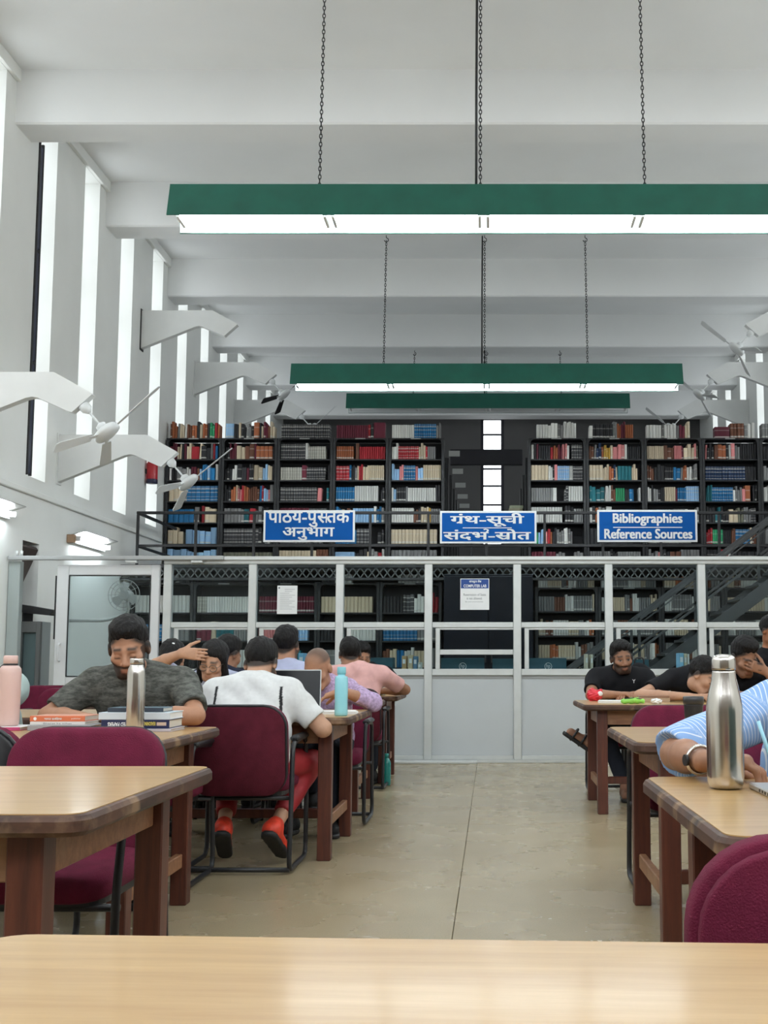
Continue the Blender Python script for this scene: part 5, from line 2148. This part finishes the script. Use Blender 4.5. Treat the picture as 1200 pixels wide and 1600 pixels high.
# 8 shaven head
person('man with a shaven head and checked shirt behind the laptop', (-1.10, 7.62, 0), PI, dict(
    sh=(0, .14, .90), shw=.185, head=(.0, .30, 1.005), hrot=(24, -14, 2), skin=SK1, hair=None, stubble=.75, res=.0065, shirt=CHECK, sleeve=1.5, eyes=False, hs=1.05,
    R=dict(e=(.28, .30, .80), w=(.10, .46, .80), curl=35), L=dict(e=(-.36, .38, .80), w=(-.185, .56, .875), f=(.85, .15, -.30), n=(.2, .1, -.9), side=-1, curl=20, spread=.2, hsc=1.05)))
# 9 pink
person('man in a pink shirt leaning on the far left table, seen from behind', (-1.17, 9.72, 0), 0, dict(
    sh=(.03, .10, .975), shw=.225, head=(-.04, .16, 1.115), hrot=(14, 12, 0), skin=SK2, shirt=PINKC, res=.008, hs=1.12, fat=1.15, girth=1.15, hair_top=.02, eyes=False,
    R=dict(e=(.42, .36, .815), w=(.20, .52, .80)), L=dict(e=(-.30, .30, .80), w=(-.1, .5, .80))))
# 10 black shirt, glasses, beard
person('bearded man with glasses in black at the far left table', (-1.27, 11.52, 0), PI, dict(
    sh=(-.05, .12, .97), shw=.2, head=(.0, .20, 1.11), hrot=(20, 22, 0), skin=SK1, shirt=BLACKC, beard=.95, glasses=True, res=.009, hs=1.08, sleeve=1.6, eyes=False,
    R=dict(e=(.3, .34, .80), w=(.1, .5, .80)), L=dict(e=(-.40, .36, .80), w=(-.28, .56, .80), f=(.6, .6, 0))))
# 11 sleeve at the left edge
person('person in a mint shirt cut off by the left edge of the picture', (-2.44, 5.62, 0), PI, dict(
    sh=(0, .16, .96), shw=.19, head=(0, .30, 1.12), hrot=(25, 0, 0), skin=SK3, shirt=MINT, res=.010, sleeve=1.05, eyes=False, girth=1.1,
    L=dict(e=(-.20, .36, .82), w=(-.08, .5, .80)), R=dict(e=(.3, .34, .80), w=(.12, .5, .80))))
# 12 black polo
SANDAL = (mat('bare_foot_skin', (.25, .12, .07), .6), mat('sandal_sole', (.016, .015, .014), .7))
t12, H12 = person('man in a black polo shirt glancing towards the camera, legs crossed', (1.05, 9.52, 0), PI, dict(
    sh=(.0, .08, .955), shw=.215, head=(.0, .17, 1.085), hrot=(8, 8, 6), skin=SK2, beard=.85, shirt=BLACKC, res=.006, hs=1.08, fat=1.1, girth=1.1, hair_top=.022, neckline=.015,
    R=dict(e=(.26, .30, .79), w=(.06, .46, .80)), L=dict(e=(-.30, .28, .79), w=(-.06, .44, .80)),
    legs={1: ((.16, .42, .50), (.02, .55, .09)), -1: ((-.10, .46, .60), (.29, .52, .46))}, cuff=.90, shoe=SANDAL, foot={1: (.1, 1, 0), -1: (.8, .05, .55)}))
# small emblem on the chest
lettering(t12, 'Y', -.12, -.095, .905, .935, 0, SIGNWHITE, name='chest_emblem')
for c in t12.children:
    if c.name.startswith('chest_emblem'):
        c.rotation_euler = (0, 0, PI)
        c.location = (-.2, .215, -.02)
for tt_ in (.02, .09):
    c_ = Vector((.33 + tt_ * .9, .525, .44 + tt_ * .62))
    ring = [tuple(c_ + Vector((-.03 * math.sin(a), .047 * math.cos(a), .040 * math.sin(a)))) for a in [2 * PI * k / 14 for k in range(14)]]
    MB().tube(ring, .010, 6, closed=True).build('sandal_strap', BLACKPL, t12)
# 13 sleeper
person('man in black resting his head on his arms at the right table', (1.62, 9.30, 0), PI, dict(
    sh=(.02, .30, .955), shw=.20, head=(.03, .58, .945), hrot=(30, 55, -8), skin=SK3, shirt=BLACKC, res=.0065, hair_top=.024, hs=1.1, fat=1.05, eyes=False, girth=1.1,
    R=dict(e=(.50, .52, .80), w=(.16, .72, .80), f=(-1, .1, 0)), L=dict(e=(-.17, .52, .80), w=(-.02, .70, .80), f=(1, 0, 0))))
# 14 earphones
t14, H14 = person('man with white earphones holding his hand to his mouth', (1.98, 9.35, 0), PI, dict(
    sh=(.02, .22, .965), shw=.20, head=(.02, .38, 1.085), hrot=(26, 20, 0), skin=SK2, shirt=BLACKC, res=.006, hs=1.2, hair_top=.03, eyes=False, beard=.3,
    R=dict(e=(.17, .45, .80), w=(.05, .6, .80)), L=dict(e=(-.24, .55, .82), w=(-.11, .50, .985), f=(.85, .0, .35), n=(.2, -.9, .2), side=-1, curl=32, hsc=1.1)))
EAR = mat('earphone_white', (.8, .8, .8), .3)
MB().sphere(H14((.082, .012, -.012)), .011, 10, 8).build('earphone', EAR, t14)
MB().tube([H14((.084, .014, -.02)), H14((.075, .045, -.09)), H14((.05, .075, -.16)), H14((.03, .09, -.22))], .0022, 5).build('earphone_wire', EAR, t14)
# 15 striped shirt
STRIPE = stripe_mat('blue_white_stripe', (.24, .39, .68), (.66, .72, .82), 80, .20)
t15, H15 = person('man in a blue striped shirt writing, head beyond the right edge', (.985, 3.44, 0), PI, dict(
    sh=(.0, .22, .945), shw=.225, head=(-.03, .40, 1.10), hrot=(30, 0, 0), skin=SK2, shirt=STRIPE, stripes=True, res=.0055, sleeve=.97, loose=2.2, fat=1.2, girth=1.06, wrinkle=.006, eyes=False, beard=.8,
    R=dict(e=(.50, .38, .805), w=(.47, .61, .805), f=(-.92, .28, .0), n=(-.2, .1, -.9), side=1, curl=46, hsc=1.15), L=dict(e=(-.3, .45, .80), w=(-.1, .6, .80))))
# watch and pen belong to him but are things
# 16 right edge
person('person in black sitting upright, cut off by the right edge', (2.40, 9.95, 0), PI, dict(
    sh=(0, .0, 1.10), shw=.2, head=(.0, .06, 1.32), hrot=(8, 30, 0), skin=(.34, .14, .07), shirt=BLACKC, res=.010, eyes=False, sleeve=1.6))

# ================================================================== bottles and cups
TOPZ = TZ + .0016


def put(t, x, y, z=TOPZ, rz=0):
    t.location = (x, y, z)
    t.rotation_euler = (0, 0, rz)
    return t


b = thing('steel_bottle', 'tall brushed steel bottle with domed cap on the right table', 'bottle', (.533, 2.66, TOPZ))
MB().lathe([(.028, 0), (.036, .003), (.0405, .012), (.042, .03), (.042, .17), (.041, .188), (.036, .215), (.0285, .245), (.0268, .262), (.0262, .266)], 40).build('flask', CHROME, b)
MB().lathe([(.0245, .262), (.0245, .270)], 30).build('seal_ring', BLACKPL, b)
MB().lathe([(.0268, .268), (.0272, .272), (.0272, .290), (.0250, .298), (.018, .3025), (.008, .304)], 36).build('cap', CHROME, b)

b = thing('pink_bottle', 'pale pink bottle with a dark strap on the left table', 'bottle', (-2.085, 5.02, TOPZ + .016))
PINKB = mat('pink_enamel', (.66, .46, .42), .4)
MB().lathe([(.038, 0), (.042, .006), (.044, .02), (.0455, .10), (.046, .225), (.044, .245), (.036, .256), (.026, .260)], 36).build('flask', PINKB, b)
MB().lathe([(.028, .266), (.030, .268), (.030, .298), (.027, .302)], 30).build('cap', PINKB, b)
MB().lathe([(.029, .258), (.031, .262), (.029, .267)], 24).build('strap_ring', BLACKPL, b)
MB().tube(rounded([(-.029, 0, .263), (-.05, -.005, .245), (-.058, -.005, .16), (-.062, -.005, .13)], .02), .0035, 6).build('strap', BLACKPL, b)

b = thing('steel_bottle', 'slim steel bottle standing in front of the man in grey', 'bottle', (-1.452, 4.74, TOPZ))
MB().lathe([(.028, 0), (.034, .003), (.036, .012), (.036, .24), (.033, .262), (.027, .275), (.026, .278)], 36).build('flask', CHROME, b)
MB().lathe([(.0245, .276), (.0245, .282)], 24).build('seal_ring', BLACKPL, b)
MB().lathe([(.0265, .281), (.0275, .284), (.0275, .300), (.026, .304)], 30).build('cap', CHROME, b)

AQUA = mat('aqua_plastic', (.30, .66, .74), .25, coat=.3)
b = thing('blue_bottle', 'pale blue plastic bottle on the laptop table', 'bottle', (-.818, 6.32, TOPZ))
MB().lathe([(.030, 0), (.035, .004), (.036, .02), (.0345, .08), (.036, .11), (.0355, .20), (.034, .205), (.034, .212), (.0215, .216), (.021, .226)], 28).build('flask', AQUA, b)
MB().lathe([(.0235, .226), (.024, .228), (.024, .262), (.021, .265)], 24).build('cap', mat('aqua_cap', (.20, .50, .56), .35), b)
b = thing('green_bottle', 'dark green bottle standing on the floor by the table leg', 'bottle', (-.905, 10.05, 0.0))
GRB = mat('green_plastic', (.008, .19, .165), .25, coat=.3)
MB().lathe([(.034, 0), (.038, .006), (.039, .03), (.039, .19), (.034, .21), (.020, .228), (.018, .235)], 28).build('flask', GRB, b)
MB().lathe([(.0195, .235), (.0195, .268), (.017, .27)], 24).build('cap', mat('green_cap', (.02, .28, .25), .3), b)
b = thing('silver_bottle', 'small white steel bottle on the far left table by the bearded man', 'bottle', (-.975, 10.30, TOPZ))
MB().lathe([(.028, 0), (.032, .004), (.033, .02), (.033, .095), (.026, .13), (.015, .155), (.0145, .16)], 24).build('flask', mat('silver_white', (.72, .72, .70), .3, metal=.4), b)
MB().lathe([(.017, .16), (.017, .178), (.013, .182)], 20).build('cap', CHROME, b)
b = thing('black_tumbler', 'black lidded tumbler on the right table', 'cup', (.803, 4.62, TOPZ))
MB().lathe([(.029, 0), (.032, .004), (.038, .118), (.0385, .122)], 32).build('cup_body', BLACKPL, b)
MB().lathe([(.0385, .1225), (.0415, .124), (.0415, .150), (.038, .153), (.030, .151)], 32).build('lid', mat('tumbler_lid', (.03, .03, .032), .3), b)


# ================================================================== books and papers on the tables
def flat_book(label, x, y, z, w, d, h, col, rz=0, cover=None, name='book', page=None):
    """book lying flat: two boards, spine, page block. spine looks to local -y"""
    t = thing(name, label, 'book', (x, y, z), rz)
    m = mat('cover_%02x%02x%02x' % tuple(int(255 * c) for c in col), col, .45)
    c = .003
    MB().bbox(-w / 2, w / 2, 0, d, 0, c, .001).build('lower_cover', m, t)
    MB().bbox(-w / 2, w / 2, 0, d, h - c, h, .001).build('upper_cover', cover or m, t)
    MB().bbox(-w / 2, w / 2, -.004, .0, 0, h, .0015).build('spine', m, t)
    MB().box(-w / 2 + .004, w / 2 - .004, .0, d - .004, c, h - c).build('page_block', page or mat('page_edge', (.62, .58, .50), .8), t)
    return t


z = TOPZ
flat_book('grey folder under the orange book on the left table', -1.83, 4.93, z, .27, .24, .022, (.32, .32, .34), 0)
bk = flat_book('white paperback under the orange book', -1.845, 4.95, z + .0225, .235, .18, .014, (.70, .68, .66))
lettering(bk, 'Bharat ka itihas', -.06, .06, .004, .010, -.0045, INK)
bk = flat_book('orange book on top of the pile before the man in grey', -1.85, 4.96, z + .037, .235, .18, .024, (.62, .16, .07), cover=mat('orange_cover_top', (.72, .36, .26), .4))
lettering(bk, 'अनुभाग', -.055, .02, .006, .018, -.0045, SIGNWHITE, data=deva('भारत इतिहास'))
lettering(bk, 'publisher', .06, .10, .008, .016, -.0045, SIGNWHITE)
MB().cyl((-.095, -.0045, .012), (-.095, -.0042, .012), .007, n=12).build('spine_logo', SIGNWHITE, bk)
flat_book('magenta edged notebook under the pink bottle', -2.165, 4.92, z, .34, .22, .015, (.45, .05, .16), .05, cover=PAPER)
nb = flat_book('open lavender notebook beside the arm of the man in grey', -1.955, 5.15, z, .12, .08, .008, (.35, .33, .55), .3, cover=PAPER)

flat_book('pale notebook at the bottom of the pile with the exam book', -1.485, 4.85, z, .30, .22, .012, (.50, .46, .52))
bk = flat_book('thick navy exam book with upside down lettering on its spine', -1.49, 4.87, z + .0125, .285, .21, .036, (.012, .018, .07))
lettering(bk, 'SOLVED PAPERS', -.115, -.005, .008, .026, -.0045, SIGNWHITE, bold=.03, flip=True)
lettering(bk, 'REASONING', .035, .085, .012, .028, -.0045, mat('spine_yellow', (.75, .62, .12), .5), bold=.03, flip=True)
MB().box(.09, .13, -.0047, -.0042, .012, .026).build('publisher_tag', mat('tag_cream', (.6, .45, .35), .5), bk)
flat_book('white box file on the navy exam book', -1.495, 4.87, z + .049, .30, .21, .030, (.62, .68, .74), cover=mat('ice_blue', (.56, .68, .76), .4), page=PAPER)
sp = flat_book('dark spiral notepad on top of the pile by the slim bottle', -1.50, 4.90, z + .0795, .235, .15, .018, (.035, .045, .06), cover=mat('pad_teal', (.10, .16, .20), .4))
for i in range(14):
    a = [(-.11 + i * .017, .148 + .008 * math.cos(q), .012 + .010 * math.sin(q)) for q in [2 * PI * k / 8 for k in range(8)]]
    MB().tube(a, .0012, 4, closed=True).build('wire_coil', BLACKPL, sp)

# right front table
bk = flat_book('black vocabulary book with orange title on its spine, front right table', .665, 2.165, z, .24, .17, .029, (.014, .014, .016), math.radians(-16), cover=mat('grey_cover', (.12, .14, .14), .3))
lettering(bk, 'Blackbook', -.113, -.066, .008, .023, -.0045, SIGNWHITE)
lettering(bk, 'of', -.062, -.052, .010, .022, -.0045, mat('spine_grey', (.3, .3, .3), .5))
lettering(bk, 'English Vocabulary', -.048, .045, .006, .023, -.0045, mat('spine_orange', (.80, .22, .05), .5), bold=.01)
lettering(bk, '(Ultimate)', .050, .085, .008, .020, -.0045, SIGNWHITE)

lp = thing('laptop', 'silver laptop cut off by the right edge, lid seen edge on', 'laptop', (.745, 2.53, TOPZ))
SIL = mat('laptop_silver', (.62, .62, .60), .3, metal=.6)
MB().bbox(-.16, .17, -.10, .13, .0, .014, .003).build('laptop_base', SIL, lp)
MB().prism([(-.10, .014), (-.135, .225), (-.129, .226), (-.094, .014)], 'x', -.16, .17).build('laptop_lid', mat('lid_green', (.03, .07, .06), .4), lp)
MB().prism([(-.101, .014), (-.137, .227), (-.127, .228), (-.093, .014)], 'x', -.166, -.16).build('lid_edge', mat('lid_edge_gold', (.55, .46, .30), .35), lp)
for i in range(4):
    MB().box(-.1605, -.16, -.06 + i * .025, -.046 + i * .025, .004, .010).build('port', BLACKPL, lp)

# pen in the writing hand, watch on the wrist
pn = thing('pen', 'pale blue pen held by the man in the striped shirt', 'pen', (0, 0, 0))
MB().cyl((.655, 2.71, .80), (.628, 2.74, .905), .0048, n=8).build('barrel', mat('pen_blue', (.35, .66, .78), .3), pn)
MB().cyl((.655, 2.71, .80), (.660, 2.705, .785), .0035, .001, n=8).build('nib', CHROME, pn)
wt = thing('wrist_watch', 'metal wrist watch on the arm beside the steel bottle', 'watch', (0, 0, 0))
c0, ax = Vector((.510, 2.855, .806)), Vector((.06, -.23, -.01)).normalized()
q = ax.to_track_quat('Z', 'Y').to_matrix().to_4x4()
q.translation = c0
MB().tube([tuple(q @ Vector((.034 * math.cos(a), .034 * math.sin(a), 0))) for a in [2 * PI * k / 20 for k in range(20)]], .005, 6, closed=True).build('bracelet', CHROME, wt)
MB().cyl((-.034, 0, 0), (-.041, 0, 0), .014, n=16).xf(q).build('dial', BLACKPL, wt)

# laptop table
lp = thing('laptop', 'open laptop with a glossy black lid facing the camera', 'laptop', (-1.155, 6.62, TOPZ))
GLB = mat('lid_gloss_black', (.010, .011, .013), .22, spec=.25)
GRYE = mat('lid_edge_grey', (.45, .46, .46), .35, metal=.5)
MB().bbox(-.18, .18, -.24, .0, 0, .016, .003).build('laptop_base', GRYE, lp)
Rl = Matrix.Translation((0, 0, .016)) @ Matrix.Rotation(math.radians(-9), 4, 'X')
MB().bbox(-.18, .18, -.004, .004, 0, .235, .003).xf(Rl).build('lid_frame', GRYE, lp)
MB().bbox(-.174, .174, -.006, -.004, .010, .229, .001).xf(Rl).build('lid_panel', GLB, lp)
lp.rotation_euler = (0, 0, math.radians(4))


def sheet_stack(label, x, y, z, w, d, n, rz, cat='papers'):
    t = thing('paper_stack', label, cat, (x, y, z), rz)
    for i in range(n):
        MB().box(-w / 2 + .006 * (i % 2), w / 2 + .004 * (i % 3), -d / 2, d / 2, i * .004, i * .004 + .0035).build('sheet', PAPER, t)
    return t


sheet_stack('loose white papers beside the pale blue bottle', -.91, 6.62, TOPZ, .28, .2, 4, .15)
er = thing('eraser', 'small pink eraser at the corner of the laptop table', 'eraser', (-1.03, 6.27, TOPZ))
MB().bbox(-.025, .025, -.012, .012, 0, .014, .003).build('rubber', mat('eraser_pink', (.75, .42, .40), .7), er)
MB().bbox(-.012, .012, -.0128, .0128, -.0002, .0145, .002).build('sleeve', PAPER, er)
sheet_stack('white papers at the end of the fifth table, under a pink cloth', -1.0, 8.55, TOPZ, .26, .2, 5, .1)
cl = thing('folded_cloth', 'folded maroon and white cloth on papers left of the pale bottle', 'cloth', (-1.02, 8.58, TOPZ + .021))
MB().sphere((0, 0, .02), (.075, .05, .022), 14, 8).build('fold', MAROON, cl)
MB().sphere((-.03, -.02, .035), (.045, .03, .018), 12, 8).build('fold', PAPER, cl)

# black polo man's table
rb = thing('red_bag', 'crumpled red plastic bag on the right hand table corner', 'bag', (.79, 8.85, TOPZ))
pr = [('+', .03, 'e', (0, 0, .04), (.055, .05, .045)), ('+', .03, 'e', (-.03, 0, .05), (.03, .03, .045)), ('+', .02, 'c', (.02, 0, .06), (.05, 0, .085), .018, .008),
      ('n', 0, 'f', lambda Pn: np.sin(Pn[:, 0] * 120 + 4 * np.sin(Pn[:, 2] * 80)) * np.sin(Pn[:, 2] * 110 + Pn[:, 1] * 70) * .005)]
V, Q = surface(pr, (-.1, -.1, -.02), (.1, .1, .13), .005)
V[:, 2] = np.maximum(V[:, 2], 0)
np_object('bag_skin', V, Q, mat('red_film', (.62, .02, .04), .35), rb)
MB().sphere((.035, -.035, .055), (.02, .012, .02), 10, 8).build('white_print', PAPER, rb)
sheet_stack('white papers lying under the elbow of the man in black polo', .90, 8.5, TOPZ, .24, .22, 4, -.1)
pc = thing('pencil_case', 'bright green soft pencil case on the right table', 'case', (1.0, 8.22, TOPZ))
pr = [('+', .02, 'c', (-.07, 0, .018), (.07, .01, .018), .018, .016), ('+', .02, 'e', (.01, 0, .028), (.04, .022, .016)), ('n', 0, 'f', lambda Pn: np.sin(Pn[:, 0] * 140) * np.sin(Pn[:, 1] * 130 + 1) * .003)]
V, Q = surface(pr, (-.12, -.06, -.02), (.12, .06, .08), .005)
V[:, 2] = np.maximum(V[:, 2], 0)
np_object('case_skin', V, Q, mat('lime_vinyl', (.30, .72, .12), .4), pc)
MB().tube([(-.06, -.012, .036), (0, -.015, .042), (.06, -.01, .034)], .003, 5).build('zip', BLACKPL, pc)
ts = thing('tissue', 'crumpled white tissue beside the green pencil case', 'tissue', (1.17, 8.24, TOPZ))
pr = [('+', .01, 'e', (0, 0, .016), (.04, .03, .02)), ('n', 0, 'f', lambda Pn: np.sin(Pn[:, 0] * 160 + 3 * np.sin(Pn[:, 2] * 150)) * np.sin(Pn[:, 1] * 150 + 2) * .007)]
V, Q = surface(pr, (-.07, -.06, -.02), (.07, .06, .07), .0045)
V[:, 2] = np.maximum(V[:, 2], 0)
np_object('tissue_skin', V, Q, PAPER, ts)
flat_book('tan hardback under another book by the sleeping man', 1.20, 8.58, TOPZ, .24, .16, .03, (.42, .30, .20), .05, cover=mat('tan_cover', (.50, .36, .24), .5))
flat_book('thin brown book on top of the tan hardback', 1.205, 8.59, TOPZ + .0305, .22, .15, .014, (.24, .12, .07), -.04)

# stools for the ones sitting between the rows
def stool(label, x, y):
    t = thing('stool', label, 'stool', (x, y, 0), 0, 'black stools between the rows')
    MB().lathe([(.15, .405), (.16, .412), (.16, .435), (.15, .442)], 24).build('seat', BLACKPL, t)
    for k in range(4):
        a = PI / 4 + k * PI / 2
        MB().cyl((.12 * math.cos(a), .12 * math.sin(a), .406), (.16 * math.cos(a), .16 * math.sin(a), 0), .012, n=8).build('leg', BLACKPL, t)


stool('black stool under the man in the lavender shirt', -1.42, 7.93)
stool('black stool under the girl with the hair clip', -2.24, 8.02)
stool('black stool under the dark haired man behind the man in white', -1.88, 8.0)
stool('black stool under the young man peeking out', -1.83, 9.64)
stool('black stool under the bearded man with glasses', -1.27, 11.54)
stool('black stool under the person in the mint shirt', -2.44, 5.64)
stool('black stool under the sleeping man', 1.62, 9.34)
stool('black stool under the man with earphones', 2.02, 9.40)
stool('black stool under the person at the right edge', 2.40, 9.97)

# backpack on the chair behind the polo man
bp = thing('backpack', 'black backpack standing behind the man in black polo', 'backpack', (1.27, 9.95, 0))
pr = [('+', .06, 'e', (0, 0, .86), (.13, .09, .19)), ('+', .05, 'e', (0, -.08, .80), (.10, .05, .11)), ('n', 0, 'f', lambda Pn: np.sin(Pn[:, 2] * 60 + Pn[:, 0] * 30) * .003)]
V, Q = surface(pr, (-.2, -.2, .62), (.2, .2, 1.12), .010)
np_object('bag_shell', V, Q, BLACKC, bp)
MB().tube(rounded([(-.04, 0, 1.03), (-.04, 0, 1.09), (.04, 0, 1.09), (.04, 0, 1.03)], .03), .008, 6).build('grab_handle', BLACKPL, bp)
MB().tube(rounded([(-.07, -.07, .98), (-.07, -.12, .9), (-.07, -.06, .72)], .05), .010, 6).build('strap', mat('teal_strap', (.02, .22, .20), .5), bp)
st = thing('side_stand', 'low dark stand carrying the black backpack', 'stand', (1.27, 9.95, 0))
MB().bbox(-.16, .16, -.13, .13, .63, .67, .005).build('stand_top', BLACKPL, st)
for a in (-.14, .14):
    for c in (-.11, .11):
        MB().bbox(a - .012, a + .012, c - .012, c + .012, 0, .63, .003).build('leg', BLACKPL, st)

# ================================================================== counter behind the glass with boxes and files
ct = thing('counter', 'low white counter behind the partition glass', 'counter', (0, 0, 0))
MB().bbox(-3.3, 3.6, 12.62, 13.15, .90, .935, .004).build('counter_top', WHITEPAINT, ct)
for x in (-3.2, -1.5, .2, 1.9, 3.5):
    MB().bbox(x - .02, x + .02, 12.66, 13.1, 0, .90, .003).build('counter_leg', WHITEPAINT, ct)
TEALB = mat('carton_teal', (.012, .075, .105), .5, var=.1)
CARTW = mat('carton_white_mark', (.62, .66, .67), .5)


def carton(label, x0, x1, h, logo=True):
    t = thing('carton', label, 'box', ((x0 + x1) / 2, 12.66, .936), 0, 'teal cartons on the counter')
    w = (x1 - x0) / 2
    MB().bbox(-w, w, 0, .3, 0, h, .003).build('carton_body', TEALB, t)
    MB().box(-w, w, .14, .16, h, h + .001).build('tape', mat('tape_brown', (.2, .15, .1), .4), t)
    if logo:
        ring = [(.038 * math.cos(a), -.0012, .075 + .038 * math.sin(a)) for a in [2 * PI * k / 24 for k in range(24)]]
        MB().tube([(x + 0.0, y, z) for x, y, z in ring], .003, 5, closed=True).build('logo_ring', CARTW, t)
        lettering(t, 'hp', -.022, .022, .048, .104, -.002, CARTW, name='logo_letters')
    return t


carton('teal printer carton with a round logo behind the computer lab pane', -.55, -.08, .165)
carton('second teal carton with a curled sheet, right of the logo carton', .01, .24, .16, False)
carton('teal carton with a round logo behind the pane right of the aisle', .42, .82, .165)
carton('teal carton with a round logo behind the man in pink', -1.50, -1.08, .17)
carton('teal carton behind the black polo man', 1.45, 1.72, .15, False)
FILES = [(-.985, .05, .19, (.45, .30, .14)), (-.915, .05, .20, (.55, .45, .28)), (-.86, .045, .185, (.10, .22, .34)), (-.81, .04, .12, (.5, .55, .5)),
         (1.03, .03, .21, (.66, .60, .46)), (1.085, .03, .205, (.62, .58, .46)), (2.06, .05, .22, (.25, .50, .68)), (2.115, .03, .215, (.68, .60, .42)), (2.15, .022, .21, (.72, .70, .64)),
         (-2.12, .06, .22, (.18, .42, .62))]
fn = ['tan', 'straw', 'slate blue', 'pale green', 'first cream', 'second cream', 'sky blue', 'buff', 'white', 'light blue rounded']
for i, (x, w, h, c) in enumerate(FILES):
    t = thing('box_file', '%s file standing upright on the counter behind the glass' % fn[i], 'file', (x, 12.70, .936))
    m = mat('file_%d' % i, c, .6)
    MB().bbox(0, w, 0, .22, 0, h, .004).build('file_body', m, t)
    MB().box(w * .2, w * .8, -.001, 0, h * .55, h * .8).build('spine_label', PAPER, t)
